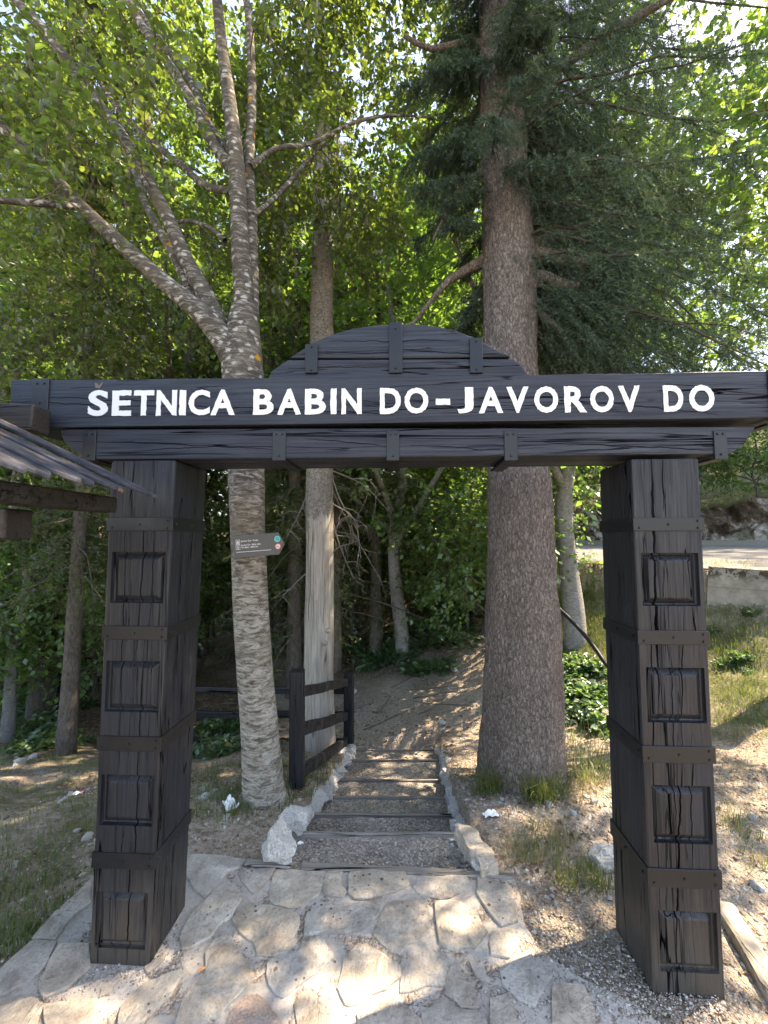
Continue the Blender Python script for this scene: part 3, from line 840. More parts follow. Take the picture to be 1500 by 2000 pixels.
def m_conc():
    q = NT('weathered_concrete')
    n = q.noise(q.obj, 4, 6, 0.7); z = q.sep(q.obj)[2]
    moss = q.ma('MULTIPLY', q.mr(z, 1.08, 1.2, 0, 1, True), q.mr(q.noise(q.obj, 12, 5, 0.7), 0.46, 0.56, 0, 1, True))
    col = q.mix(q.mr(n, .35, .65), (0.20, 0.175, 0.145), (0.40, 0.365, 0.31))
    seam = q.mr(q.ma('ABSOLUTE', q.ma('SUBTRACT', z, 1.02)), 0, 0.008, 0.6, 0)
    col = q.mix(seam, col, (0.12, 0.11, 0.1))
    return q.set(q.mix(moss, col, (0.07, 0.055, 0.04)), 0.9, q.bump(q.ma('SUBTRACT', n, moss), 0.6, 0.01), 0.2)
w = rough_wall('retaining_wall', -2.2, 0.85, 0.16, lambda s: 0.55, lambda s: 1.24 + 0.04 * s, 0.35, 0.02, m_conc(), 0.08, 3)
tag(w, 'weathered concrete retaining wall end holding up the road edge', 'retaining wall')

# ================================================================== TIMBER GATE
GA = math.atan(-0.049); GO = Vector((0, 1.63, 0))
GX = Vector((math.cos(GA), math.sin(GA), 0)); GY = Vector((-math.sin(GA), math.cos(GA), 0))
C0 = Vector((0, 0, CAM_Z))
def GL(u, v, dy=0.0):
    d = ray(u, v); t = ((GO - C0).dot(GY) + dy) / d.dot(GY)
    p = C0 + d * t - GO
    return p.dot(GX), p.z
def splits_z(rows): return [(GL(a, b)[1], GL(a, b)[0], GL(c, d)[1], GL(c, d)[0], w) for a, b, c, d, w in rows]
def splits_x(rows): return [(*GL(a, b), *GL(c, d), w) for a, b, c, d, w in rows]
M['wz_l'] = wood_black('black_wood_upright_a', 'z', base=(0.0092, 0.0104, 0.0132), brown=0.06, splits=splits_z([(264, 902, 253, 990, 0.0025), (246, 1000, 232, 1500, 0.0014), (284, 1000, 266, 1300, 0.0024), (278, 1290, 262, 1700, 0.0029), (303, 1010, 292, 1240, 0.0012), (256, 1640, 246, 1890, 0.0019)]))
M['wz_r'] = wood_black('black_wood_upright_b', 'z', base=(0.0100, 0.0106, 0.0124), brown=0.08, splits=splits_z([(1272, 880, 1288, 1390, 0.0046), (1293, 880, 1297, 1000, 0.0025), (1336, 1180, 1330, 1480, 0.0016), (1310, 1260, 1322, 1660, 0.0019), (1352, 1430, 1352, 1700, 0.0019), (1332, 1480, 1320, 1870, 0.0031)]))
XB = (0.0115, 0.0138, 0.0190)
M['wx'] = wood_black('black_wood_sign_beam', 'x', False, XB, 0.05, 0.6, splits=splits_x([(24, 788, 480, 800, 0.0012), (95, 779, 400, 790, 0.0009), (430, 798, 770, 812, 0.0012), (700, 806, 1010, 794, 0.0010), (1180, 790, 1400, 812, 0.0015), (1290, 752, 1480, 774, 0.0011)]))
M['wx_l'] = wood_black('black_wood_cross_beam', 'x', False, XB, 0.07, 0.6, splits=splits_x([(600, 858, 760, 872, 0.0011), (200, 862, 540, 878, 0.0012), (260, 880, 430, 872, 0.0009), (1020, 862, 1390, 880, 0.0012), (800, 870, 980, 880, 0.0009), (1080, 884, 1280, 872, 0.0009)]))
M['wx_c'] = wood_black('black_wood_crest', 'x', False, XB, 0.05, 0.6, splits=splits_x([(640, 663, 900, 660, 0.0011), (610, 682, 760, 686, 0.0010), (790, 680, 990, 690, 0.0014), (560, 716, 760, 712, 0.0007)]))
gate = empty('timber_gate', GO, GA)
tag(gate, 'black timber trail gate with white carved lettering and arched crest', 'gate')
bolt_me = None
def boltmesh():
    global bolt_me
    if bolt_me is None:
        bm = bmesh.new()
        bmesh.ops.create_cone(bm, cap_ends=True, segments=8, radius1=0.0055, radius2=0.0038, depth=0.005)
        bmesh.ops.rotate(bm, verts=bm.verts, matrix=Matrix.Rotation(math.radians(90), 3, 'X'))
        bolt_me = bpy.data.meshes.new('bolt'); bm.to_mesh(bolt_me); bm.free()
        bolt_me.materials.append(M['metal'])
    return bolt_me
def bolt(parent, x, y, z, rz=0):
    o = link(bpy.data.objects.new('bolt', boltmesh()), parent); o.location = (x, y, z); o.rotation_euler = (0, 0, rz)
def build_post(wmat, topl, topr, botl, botr, depth, panels, straps, lean_back):
    (x0t, zt), (x1t, _) = GL(*topl), GL(*topr)
    (x0b, zb), (x1b, _) = GL(*botl), GL(*botr)
    zb = -0.03
    zr = GL(*botl)[1]
    XL = lambda z: x0b + (x0t - x0b) * (z - zr) / (zt - zr)
    XR = lambda z: x1b + (x1t - x1b) * (z - zr) / (zt - zr)
    bm = bmesh.new()
    def V(x, y, z): return bm.verts.new((x, y, z))
    pan = []
    for (u0, v0, u1, v1) in panels:
        a, b = GL(u0, v0), GL(u1, v1)
        z1, z0 = a[1], b[1]; zm = (z0 + z1) / 2
        ca, cb = GL(u0, (v0 + v1) / 2)[0] - XL(zm), XR(zm) - GL(u1, (v0 + v1) / 2)[0]
        pan.append((z0, z1, max(ca, 0.018), max(cb, 0.018)))
    pan.sort()
    zs = [zb] + [z for p in pan for z in p[:2]] + [zt]
    F = bm.faces.new
    rec = 0.020
    for i in range(len(zs) - 1):
        a, b = zs[i], zs[i + 1]
        if i % 2 == 0:
            F((V(XL(a), 0, a), V(XR(a), 0, a), V(XR(b), 0, b), V(XL(b), 0, b)))
        else:
            _, _, ca, cb = pan[i // 2]
            q = [(XL(a), a), (XL(a) + ca, a), (XR(a) - cb, a), (XR(a), a)]; r = [(XL(b), b), (XL(b) + ca, b), (XR(b) - cb, b), (XR(b), b)]
            for k in (0, 2):
                F((V(q[k][0], 0, a), V(q[k + 1][0], 0, a), V(r[k + 1][0], 0, b), V(r[k][0], 0, b)))
            o_ = [(q[1][0], a), (q[2][0], a), (r[2][0], b), (r[1][0], b)]
            for k in range(4):
                c, d = o_[k], o_[(k + 1) % 4]
                F((V(c[0], 0, c[1]), V(c[0], rec, c[1]), V(d[0], rec, d[1]), V(d[0], 0, d[1])))
            F([V(x, rec, z) for x, z in o_])
    for (A, B) in ((lambda z: (XR(z), 0), lambda z: (XR(z), depth)), (lambda z: (XR(z), depth), lambda z: (XL(z), depth)), (lambda z: (XL(z), depth), lambda z: (XL(z), 0))):
        for i in range(len(zs) - 1):
            a, b = zs[i], zs[i + 1]
            F((V(*A(a), a), V(*B(a), a), V(*B(b), b), V(*A(b), b)))
    F([V(XL(zt), 0, zt), V(XR(zt), 0, zt), V(XR(zt), depth, zt), V(XL(zt), depth, zt)])
    bmesh.ops.remove_doubles(bm, verts=bm.verts, dist=1e-5)
    bmesh.ops.recalc_face_normals(bm, faces=bm.faces)
    me = bpy.data.meshes.new('post'); bm.to_mesh(me); bm.free()
    post = bevel(meshobj('post', me, wmat, gate), 0.008, 2)
    for (z0, z1, ca, cb) in pan:
        g = 0.006; s = 0.024
        a, b = z0 + g, z1 - g
        lo = [(XL(a) + ca + g, a), (XR(a) - cb - g, a), (XR(b) - cb - g, b), (XL(b) + ca + g, b)]
        hi = [(lo[0][0] + s, a + s), (lo[1][0] - s, a + s), (lo[2][0] - s, b - s), (lo[3][0] + s, b - s)]
        vs = [(x, rec + 0.001, z) for x, z in lo] + [(x, 0.0015, z) for x, z in hi]
        fs = [(4, 5, 6, 7)] + [(k, (k + 1) % 4, 4 + (k + 1) % 4, 4 + k) for k in range(4)]
        bevel(meshobj('raised_panel', fixn(pyd('raised_panel', vs, fs)), wmat, post), 0.003, 2)
    for (v0, v1, vs0) in straps:
        uc = (botl[0] + botr[0]) / 2
        z1, z0 = GL(uc, v0)[1], GL(uc, v1)[1]
        e = 0.005; i_ = -0.02
        vs = []
        for z in (z0, z1):
            for k in (e, i_):
                vs += [(XL(z) - k, -k, z), (XR(z) + k, -k, z), (XR(z) + k, depth + k, z), (XL(z) - k, depth + k, z)]
        fs = []
        for k in range(4):
            n = (k + 1) % 4
            fs += [(k, n, 8 + n, 8 + k), (4 + n, 4 + k, 12 + k, 12 + n), (8 + k, 8 + n, 12 + n, 12 + k), (n, k, 4 + k, 4 + n)]
        bevel(meshobj('strap', fixn(pyd('strap', vs, fs)), 'metal', post), 0.0015, 1)
        zm = (z0 + z1) / 2; dz = (z1 - z0) * 0.26
        xl, xr = XL(zm), XR(zm)
        for x, z in ((xl + .018, zm - dz), ((xl + xr) / 2, zm), (xr - .018, zm + dz), (xr - .018, zm - dz)):
            bolt(post, x, -e - 0.002, z)
        inner = xr + e + 0.002 if uc < 750 else xl - e - 0.002
        for y in (0.025, depth * .55):
            bolt(post, inner, y, zm, math.radians(90))
    return zt
PD = 0.265
ztl = build_post('wz_l', (217, 899), (343, 899), (173, 1892), (290, 1892), PD,
    [(217, 1078, 321, 1178), (204, 1290, 312, 1392), (196, 1512, 303, 1615), (182, 1740, 292, 1856)],
    [(1011, 1037, 0), (1222, 1249, 0), (1437, 1466, 0), (1665, 1696, 0)], 0)
ztr = build_post('wz_r', (1233, 896), (1365, 896), (1275, 1930), (1417, 1930), PD,
    [(1254, 1080, 1366, 1184), (1263, 1303, 1379, 1413), (1275, 1533, 1393, 1650), (1288, 1778, 1405, 1903)],
    [(1011, 1037, 0), (1232, 1259, 0), (1458, 1490, 0), (1697, 1734, 0)], 0)

def beam_profile(pts, dy, n=6, jit=0.0015):
    out = []
    for i, p in enumerate(pts):
        q = pts[(i + 1) % len(pts)]
        for t in range(n):
            x, z = GL(p[0] + (q[0] - p[0]) * t / n, p[1] + (q[1] - p[1]) * t / n, dy)
            out.append((x + random.uniform(-jit, jit) * (t > 0), z + random.uniform(-jit, jit) * (t > 0)))
    return out
zmin_top = max(ztl, ztr) + 0.001
# lower beam
low = beam_profile([(190, 897), (1418, 895), (1452, 870), (1477, 833), (117, 838), (124, 862), (140, 880)], -0.004)
low = [(x, max(z, zmin_top)) for x, z in low]
lower = bevel(meshobj('cross_beam', fixn(prism(low, -0.004, 0.245)), 'wx_l', gate), 0.006, 2)
up = beam_profile([(20, 833), (90, 836), (700, 835), (1300, 832), (1490, 832), (1545, 826), (1545, 724), (1000, 733), (520, 738), (20, 742)], -0.018, 8, 0.002)
zl = max(z for x, z in low) + 0.003
up = [(x, max(z, zl)) for x, z in up]
upper = bevel(meshobj('sign_beam', fixn(prism(up, -0.018, 0.235)), 'wx', gate), 0.009, 3)
def strap_around(parent, u0, u1, v0, v1, dyf, dyb, wrap_top, wrap_bot, bolts, name='strap'):
    x0, z1 = GL(u0, v0, dyf); x1, z0 = GL(u1, v1, dyf)
    e = 0.006
    m = boxmesh(x0, x1, dyf - e, dyf + 0.01, z0 - (e if wrap_bot else 0), z1 + (e if wrap_top else 0))
    bm = bmesh.new(); bm.from_mesh(m)
    for on, za, zb_ in ((wrap_top, z1 - 0.004, z1 + e), (wrap_bot, z0 - e, z0 + 0.004)):
        if on:
            m2 = boxmesh(x0, x1, dyf + 0.0101, dyb + e, za, zb_); bm.from_mesh(m2)
    if wrap_top and wrap_bot:
        bm.from_mesh(boxmesh(x0, x1, dyb - 0.003, dyb + e + 0.0003, z0 + 0.0041, z1 - 0.0041))
    me = bpy.data.meshes.new(name); bm.to_mesh(me); bm.free()
    o = bevel(meshobj(name, me, 'metal', parent), 0.0015, 1)
    for bx_, bz in bolts:
        bolt(parent, x0 + (x1 - x0) * bx_, dyf - e - 0.002, z1 + (z0 - z1) * bz)
B4 = [(.28, .12), (.72, .12), (.5, .88)]
for u0, u1 in ((163, 187), (533, 558), (755, 780), (984, 1011), (1392, 1420)):
    strap_around(lower, u0, u1, 842, 897 if u0 < 1200 else 894, -0.004, 0.245, False, True, B4)
strap_around(upper, 66, 93, 743, 832, -0.018, 0.235, True, True, [(.28, .08), (.72, .08), (.28, .93), (.72, .93), (.5, .5)])
strap_around(upper, 1497, 1522, 726, 826, -0.018, 0.235, True, True, [(.28, .08), (.72, .08)])
# arched crest: a lower board and an upper curved board
arc = [(531, 722), (560, 701), (610, 669), (645, 653), (690, 641), (735, 634), (778, 632), (820, 633), (860, 638), (893, 646), (925, 658), (960, 676), (1000, 697), (1020, 715), (1033, 728)]
zt_up = lambda u: GL(u, 742 - (u - 20) * (742 - 724) / 1525.0, -0.018)[1] + 0.004
lo_ = [GL(u, v, 0.02) for u, v in arc if v > 698] 
split = 699
Lp = [(GL(523, 735, 0.02)[0], zt_up(523)), (GL(1033, 731, 0.02)[0], zt_up(1033)), GL(1020, 716, 0.02), GL(1003, 701, 0.02), GL(780, 702, 0.02), GL(562, 703, 0.02), GL(531, 724, 0.02)]
Up = [GL(565, 699, 0.02), GL(780, 699.5, 0.02), GL(900, 698, 0.02), GL(998, 696, 0.02)] + [GL(u, v, 0.02) for u, v in reversed(arc) if v < 690]
crest = bevel(meshobj('arched_crest', fixn(prism(Up, 0.02, 0.19)), 'wx_c', gate), 0.006, 2)
crest2 = bevel(meshobj('crest_base_board', fixn(prism(Lp, 0.018, 0.192)), 'wx_c', gate), 0.005, 2)
for u0, u1, vt in ((597, 620, 668), (760, 786, 634), (917, 943, 656)):
    strap_around(crest, u0, u1, vt + (5 if u0 != 760 else 0), 729, 0.014, 0.192, u0 == 760, False, [(.5, .1), (.5, .9)])
# ---- lettering
def glyph(ch, bold=0.0):
    cu = bpy.data.curves.new('glyph', 'FONT'); cu.body = ch; cu.size = 1; cu.offset = bold; cu.resolution_u = 4
    ob = bpy.data.objects.new('glyph', cu); COL.objects.link(ob)
    dg = bpy.context.evaluated_depsgraph_get()
    me = bpy.data.meshes.new_from_object(ob.evaluated_get(dg))
    bpy.data.objects.remove(ob); bpy.data.curves.remove(cu)
    return me
def fit_glyph(ch, name, x0, x1, z0, z1, y, parent, mat, bold, thick=0.003, jit=0.0):
    me = glyph(ch, bold)
    bm = bmesh.new(); bm.from_mesh(me); bpy.data.meshes.remove(me)
    bmesh.ops.remove_doubles(bm, verts=bm.verts, dist=1e-4)
    xs = [v.co.x for v in bm.verts]; ys = [v.co.y for v in bm.verts]
    if jit:
        bmesh.ops.subdivide_edges(bm, edges=[e for e in bm.edges if e.is_boundary and e.calc_length() > 0.12], cuts=5)
    a, b, c, d = min(xs), max(xs), min(ys), max(ys)
    for v in bm.verts:
        x = x0 + (v.co.x - a) / (b - a) * (x1 - x0); z = z0 + (v.co.y - c) / (d - c) * (z1 - z0)
        v.co = (x + random.gauss(0, jit), y, z + random.gauss(0, jit))
    if thick:
        r = bmesh.ops.extrude_face_region(bm, geom=bm.faces[:])
        for v in [g for g in r['geom'] if isinstance(g, bmesh.types.BMVert)]: v.co.y += thick + 0.004
    bmesh.ops.recalc_face_normals(bm, faces=bm.faces)
    for fc in bm.faces: fc.smooth = False
    m2 = bpy.data.meshes.new(name); bm.to_mesh(m2); bm.free()
    return meshobj(name, m2, mat, parent)
LET = [('S',173,210),('E',220,255),('T',262,299),('N',306,344),('I',351,362),('C',369,409),('A',412,458),('B',495,534),('A',542,588),('B',596,636),('I',646,657),('N',667,706),
       ('D',742,783),('O',790,837),('-',851,879),('J',893,925),('A',935,983),('V',989,1033),('O',1043,1091),('R',1102,1147),('O',1152,1200),('V',1207,1252),('D',1295,1336),('O',1345,1397)]
for ch, u0, u1 in LET:
    vt = 763.5 - (u0 - 173) * 11.5 / 1200; vb = 812 - (u0 - 173) * 9 / 1200
    if ch == 'S': vt -= 1
    if ch == '-': vt, vb = 779, 790
    dy = -0.0205
    x0, z1 = GL(u0, vt, dy); x1, z0 = GL(u1, vb, dy)
    fit_glyph(ch, 'letter', x0, x1, z0, z1, dy, upper, 'white', 0.0 if ch == '-' else 0.031, 0.001, 0.0007)
M['bare'] = plain('bare_carved_wood', (0.16, 0.125, 0.10), 0.8, 0.2)
xa, za = GL(185, 747, -0.0195); xb, zb_ = GL(202, 757, -0.0195)
meshobj('caron_mark', fixn(prism([(xa, za), (xa + .004, zb_), ((xa + xb) / 2 + .004, zb_ - .002), (xb, za + .002), (xb - .008, za), ((xa + xb) / 2, zb_ + .008), (xa + .01, za - .004)], -0.0195, -0.015)), M['bare'], upper)

# ================================================================== STEPS
M['riser'] = wood_black('worn_step_board', 'x', False, (0.16, 0.145, 0.125), 0.2)
steps = tag(empty('garden_steps', (0, 2.1, 0)), 'dark gravel steps with timber risers going down past the gate', 'steps')
def child_at(o, parent): 
    o.parent = parent; o.matrix_parent_inverse = Matrix.Translation(-Vector(parent.location)); return o
def build_steps():
    y0 = 2.035
    for i, (y, z) in enumerate(STEPS):
        n = 26; m = 8
        vs = []
        for a in range(m + 1):
            for b in range(n + 1):
                yy = y0 + (y - y0) * a / m; x0, x1 = float(CXL(yy)), float(CXR(yy)); x = x0 - .06 + (x1 - x0 + .12) * b / n
                e = mnoise.noise(Vector((x * 9, yy * 9, i))) * 0.008 + mnoise.noise(Vector((x * 3, yy * 3, i))) * 0.01
                vs.append((x, yy, z - 0.018 + e))
        fs = [(a * (n + 1) + b, a * (n + 1) + b + 1, (a + 1) * (n + 1) + b + 1, (a + 1) * (n + 1) + b) for a in range(m) for b in range(n)]
        child_at(meshobj('tread', pyd('tread', vs, fs), 'tread', None, True), steps)
        zn = STEPS[i + 1][1] if i + 1 < len(STEPS) else z - 0.1
        x0, x1 = float(CXL(y)) - .05, float(CXR(y)) + .04
        if i == 0: x0 -= 0.04
        me = barmesh((x0, y + .014, (z + zn) / 2 - .03), (x1, y + .014 - 0.006, (z + zn) / 2 - .03), 0.020, z - zn + .065, 'riser_board', 0.003)
        child_at(bevel(meshobj('riser_board', me, 'riser'), 0.004, 2), steps)
        y0 = y + 0.028
    a, b = PZ(480, 1687, 0), PZ(570, 1693, 0)
    child_at(bevel(meshobj('riser_board', barmesh((a.x, a.y, -0.03), (b.x, b.y, -0.03), 0.04, 0.085), 'riser'), 0.004), steps)
    a, b = PZ(588, 1693, 0), PZ(1002, 1711, 0)
    child_at(bevel(meshobj('riser_board', barmesh((a.x, a.y, -0.034), (b.x, b.y, -0.034), 0.042, 0.085, jit=0.002), 'riser'), 0.004), steps)
build_steps()

# rocks
def rock_mesh(seed, sub=4, amp=0.30):
    rr = random.Random(seed * 7 + 1)
    bm = bmesh.new(); bmesh.ops.create_icosphere(bm, subdivisions=sub, radius=1)
    o = Vector((seed * 3.7, seed * 1.3, -seed))
    cuts = [(Vector((rr.gauss(0, 1), rr.gauss(0, 1), rr.gauss(0, .8))).normalized(), rr.uniform(.45, .8)) for _ in range(13)]
    for v in bm.verts:
        p = v.co.copy()
        for n_, h in cuts:
            k = p.dot(n_)
            if k > h: p -= n_ * (k - h) * 0.95
        p *= 1.25 + mnoise.fractal(p * 1.5 + o, 0.9, 2, 3) * amp
        q = p * 5 + o
        p += p.normalized() * (abs(mnoise.noise(q)) * -0.13 + mnoise.noise(q * 2.7) * 0.045)
        v.co = p
    me = bpy.data.meshes.new('rock'); bm.to_mesh(me); bm.free()
    me.materials.append(M['rock'])
    return me
ROCKS = [rock_mesh(i) for i in range(6)]
def rock(name, u, v, Y, wpx, hpx, dep=None, parent=None, rz=None, sink=0.25):
    c = PY(u, v, Y); s = mpp(v, Y)
    o = bpy.data.objects.new(name, random.choice(ROCKS)); link(o)
    o.location = c
    o.scale = (wpx * s * .55, (dep or wpx * s) * .55, hpx * s * .62)
    o.rotation_euler = (random.uniform(-.2, .2), random.uniform(-.2, .2), random.uniform(0, 6.28) if rz is None else rz)
    if parent is not None: child_at(o, parent)
    return o
# edging stones of the steps: low rows half sunk in the soil
def kerb_row(xf, y0, y1, side):
    y = y0
    while y < y1:
        zt = float(np.interp(y, [2.1, 2.42, 2.43, 2.9, 2.91, 3.3, 3.31, 3.75, 3.76, 4.3, 4.31, 4.8], [-.03, -.03, -.13, -.23, -.27, -.355, -.39, -.478, -.51, -.593, -.64, -.735]))
        o = bpy.data.objects.new('edging_stone', random.choice(ROCKS)); link(o)
        w = random.uniform(.07, .105); l = random.uniform(.07, .12); h = random.uniform(.055, .08)
        o.location = (float(xf(y)) + side * (w * .75 + random.uniform(-.01, .012)), y, zt + random.uniform(.015, .04))
        o.scale = (w, l, h); o.rotation_euler = (random.uniform(-.25, .25), random.uniform(-.25, .25), random.choice([0, 3.14]) + random.uniform(-.4, .4))
        child_at(o, steps); y += l * 1.15
random.seed(41)
kerb_row(CXL, 2.47, 4.72, -1); kerb_row(CXR, 2.56, 4.72, 1)
rock('edging_stone', 541, 1648, 2.20, 58, 62, .2, steps, rz=.4)
rock('edging_stone', 576, 1604, 2.42, 40, 28, .16, steps)
rock('edging_stone', 947, 1692, 2.13, 34, 18, .1, steps)
def slab_stone():                  # the long sloping kerb stone right of the first step
    top = [(888, 1606), (925, 1614), (962, 1660), (972, 1690), (942, 1698), (925, 1662)]
    P = [PZ(u, v, 0.05) for u, v in top]
    bm = bmesh.new(); n = len(P)
    a = [bm.verts.new(p) for p in P]; b = [bm.verts.new((p.x, p.y, -0.12)) for p in P]
    bm.faces.new(a)
    for i in range(n): bm.faces.new((a[i], b[i], b[(i + 1) % n], a[(i + 1) % n]))
    bmesh.ops.subdivide_edges(bm, edges=bm.edges[:], cuts=6, use_grid_fill=True)
    bmesh.ops.triangulate(bm, faces=bm.faces[:])
    for v in bm.verts: v.co += Vector([mnoise.noise(v.co * 20 + Vector((k * 9, 0, 0))) for k in range(3)]) * 0.02
    bmesh.ops.recalc_face_normals(bm, faces=bm.faces)
    me = bpy.data.meshes.new('edging_stone'); bm.to_mesh(me); bm.free()
    child_at(meshobj('edging_stone', me, 'flag'), steps)
slab_stone()

# ================================================================== FENCES
def fence_post(parent, base, h, w):
    me = boxmesh(-w / 2, w / 2, -w / 2, w / 2, -0.3, h, 'fence_post')
    o = bevel(meshobj('fence_post', me, 'railz'), 0.006, 2); o.location = base
    o.rotation_euler = (random.uniform(-.02, .02), random.uniform(-.02, .02), random.uniform(-.2, .2))
    return child_at(o, parent)
def fence_rail(parent, a, b, w=0.05, h=0.085):
    return child_at(bevel(meshobj('rail', barmesh(a, b, w, h, 'rail', 0.004), 'rail'), 0.006, 2), parent)
p1 = PY(580, 1528, 3.07); p2 = PY(681, 1452, 4.75)
f1 = tag(empty('stair_railing', (p1.x, p1.y, p1.z)), 'short black timber railing beside the left edge of the steps', 'fence')
fence_post(f1, p1, 0.775, 0.098); fence_post(f1, p2, 0.765, 0.098)
for va, vb, hh in ((1350, 1333, .075), (1424, 1398, .085), (1505, 1447, .08)):
    fence_rail(f1, PY(590, va, 3.12), PY(676, vb, 4.70), 0.05, hh)
f2 = tag(empty('path_fence', (-1.2, 4.85, -0.7)), 'low black rail fence running left behind the pale trunk', 'fence')
for v0 in (1349, 1396, 1449):
    fence_rail(f2, PY(250, v0 - 3, 4.9), PY(672, v0, 4.82), 0.045, 0.068)
pp = PY(262, 1450, 4.97); fence_post(f2, (pp.x, pp.y, Hs(pp.x, pp.y)), 0.78, 0.09)
f3 = tag(empty('far_path_fence', (-3.5, 10.5, -0.9)), 'distant black fence climbing along the far side of the gravel path', 'fence')
pts3 = [(392, 9.6), (412, 11.2), (440, 12.6), (475, 14.2)]
q3 = [PY(u, 1200, Y) for u, Y in pts3]
for p in q3: fence_post(f3, (p.x, p.y, Hs(p.x, p.y)), 0.95, 0.11)
for a, b in zip(q3[:-1], q3[1:]):
    for hh in (0.85, 0.45):
        fence_rail(f3, (a.x, a.y, Hs(a.x, a.y) + hh), (b.x, b.y, Hs(b.x, b.y) + hh), 0.05, 0.09)
f4 = tag(empty('corner_fence', (-4.2, 6.6, -0.8)), 'black fence post and sloping rails left of the left gate post', 'fence')
q4 = [PY(176, 1330, 6.4), PY(262, 1300, 7.6), PY(110, 1340, 6.0)]
for p in q4: fence_post(f4, (p.x, p.y, Hs(p.x, p.y)), 0.62, 0.11)
for a, b in ((q4[0], q4[1]), (q4[0], q4[2])):
    for hh in (0.55, 0.25):
        fence_rail(f4, (a.x, a.y, Hs(a.x, a.y) + hh), (b.x, b.y, Hs(b.x, b.y) + hh + .05), 0.05, 0.09)

# ================================================================== FOREGROUND TREES
def limb(pix, sides=14, n=None, lump=0.05, seed=0):
    """pix rows: u, v, Y, radius in photo pixels -> world polyline and tube"""
    P = np.array([[*PY(u, v, Y), r * mpp(v, Y)] for u, v, Y, r in pix])
    L = np.linalg.norm(np.diff(P[:, :3], axis=0), axis=1).sum()
    c = spline(P, n or max(6, int(L / 0.09)))
    return c, tube_arrays(c[:, :3], np.abs(c[:, 3]), sides, lump, seed)
def tree_root(name, label, loc, group=None):
    return tag(empty(name, loc), label, 'tree', group)

# ---- pale mottled tree left of the steps
BY = 2.80
bx = PY(517, 1562, BY)
birch = tree_root('pale_bark_tree', 'pale mottled tree with many lichen-spotted stems rising behind the sign beam', bx)
skel = []
tr = Acc()
def addlimb(pix, sides=14, lump=0.05, seed=0, tr=None, skel=None, frm=0.35):
    if frm < .9: pix = [(u, v, Y, r * .86) for u, v, Y, r in pix]
    c, (v, f) = limb(pix, sides, None, lump, seed)
    tr.add(v, f)
    k = int(len(c) * frm)
    skel += [p[:3] for p in c[k:]]
B = [
 ([(519, 1590, BY, 52), (517, 1562, BY, 43), (513, 1500, BY, 38), (506, 1400, BY, 35.5), (497, 1300, BY, 34), (489, 1180, BY, 33), (484, 1060, BY, 33), (481, 930, BY, 34), (478, 800, BY, 36), (474, 700, BY, 38), (476, 640, BY, 30), (478, 600, BY, 24)], 28, 0.05, 1.0),
 ([(480, 690, BY, 27), (477, 600, BY, 23), (468, 450, BY, 20), (462, 330, BY + .05, 18), (448, 200, BY + .1, 15), (430, 60, BY + .15, 12), (418, -80, BY + .2, 10), (405, -260, BY + .3, 6)], 16, 0.05, 0.35),
 ([(490, 720, BY + .03, 17), (493, 600, BY + .08, 14), (492, 450, BY + .12, 12.5), (486, 330, BY + .15, 12), (492, 200, BY + .2, 10), (489, 80, BY + .2, 8.5), (478, -40, BY + .3, 7), (470, -220, BY + .3, 5)], 12, 0.05, 0.5),
 ([(468, 720, BY - .02, 34), (440, 672, BY - .05, 28), (408, 628, BY - .1, 25), (330, 560, BY - .15, 19), (240, 480, BY - .2, 16), (160, 405, BY - .25, 14.5), (80, 320, BY - .3, 12.5), (0, 245, BY - .3, 11), (-90, 170, BY - .3, 8)], 16, 0.05, 0.3),
 ([(437, 668, BY + .02, 22), (408, 590, BY + .02, 20), (365, 510, BY, 17), (328, 425, BY, 15), (290, 355, BY, 14), (240, 268, BY, 13), (180, 188, BY, 12), (110, 90, BY - .1, 11), (30, 0, BY - .1, 9), (-60, -100, BY - .1, 6)], 14, 0.05, 0.3),
 ([(395, 625, BY + .05, 12), (350, 520, BY + .1, 11), (312, 450, BY + .2, 9), (285, 400, BY + .3, 8), (262, 330, BY + .4, 6), (230, 200, BY + .6, 4)], 9, 0.05, 0.3),
 ([(464, 345, BY + .05, 13), (420, 285, BY + .1, 12), (375, 200, BY + .15, 11), (320, 110, BY + .2, 10), (268, 35, BY + .2, 9), (225, -60, BY + .2, 7)], 11, 0.05, 0.3),
 ([(452, 300, BY + .1, 9), (410, 245, BY + .25, 9), (370, 155, BY + .4, 8), (318, 85, BY + .5, 7), (262, 10, BY + .6, 6)], 9, 0.05, 0.3),
 ([(455, 372, BY + .1, 9), (425, 370, BY + .15, 8), (350, 320, BY + .3, 7.5), (290, 270, BY + .4, 6.5), (240, 225, BY + .5, 6), (190, 150, BY + .6, 5), (150, 30, BY + .7, 4)], 9, 0.04, 0.2),
 ([(158, 405, BY - .25, 8), (100, 398, BY - .4, 7.5), (40, 395, BY - .5, 7), (-40, 388, BY - .6, 5)], 9, 0.04, 0.1),
 ([(494, 420, BY + .1, 6), (530, 392, BY + .3, 5.5), (575, 345, BY + .5, 5), (612, 302, BY + .7, 4), (650, 270, BY + .9, 3)], 7, 0.04, 0.2),
 ([(490, 325, BY + .1, 7), (540, 290, BY + .2, 5.5), (610, 280, BY + .3, 5), (690, 240, BY + .3, 4), (770, 225, BY + .3, 3), (840, 230, BY + .3, 2)], 7, 0.04, 0.2),
 ([(440, 470, BY + .1, 6), (400, 440, BY + .3, 5), (345, 435, BY + .5, 4), (300, 470, BY + .7, 3)], 7, 0.04, 0.2),
]
for i, (pix, sides, lump, frm) in enumerate(B):
    if i > 0: addlimb(pix, sides, lump, i, tr, skel, frm)
    else: addlimb(pix, sides, lump, i, tr, skel, 0.99)
child_at(meshobj('trunk', tr.mesh('trunk'), 'birch', None, True), birch)
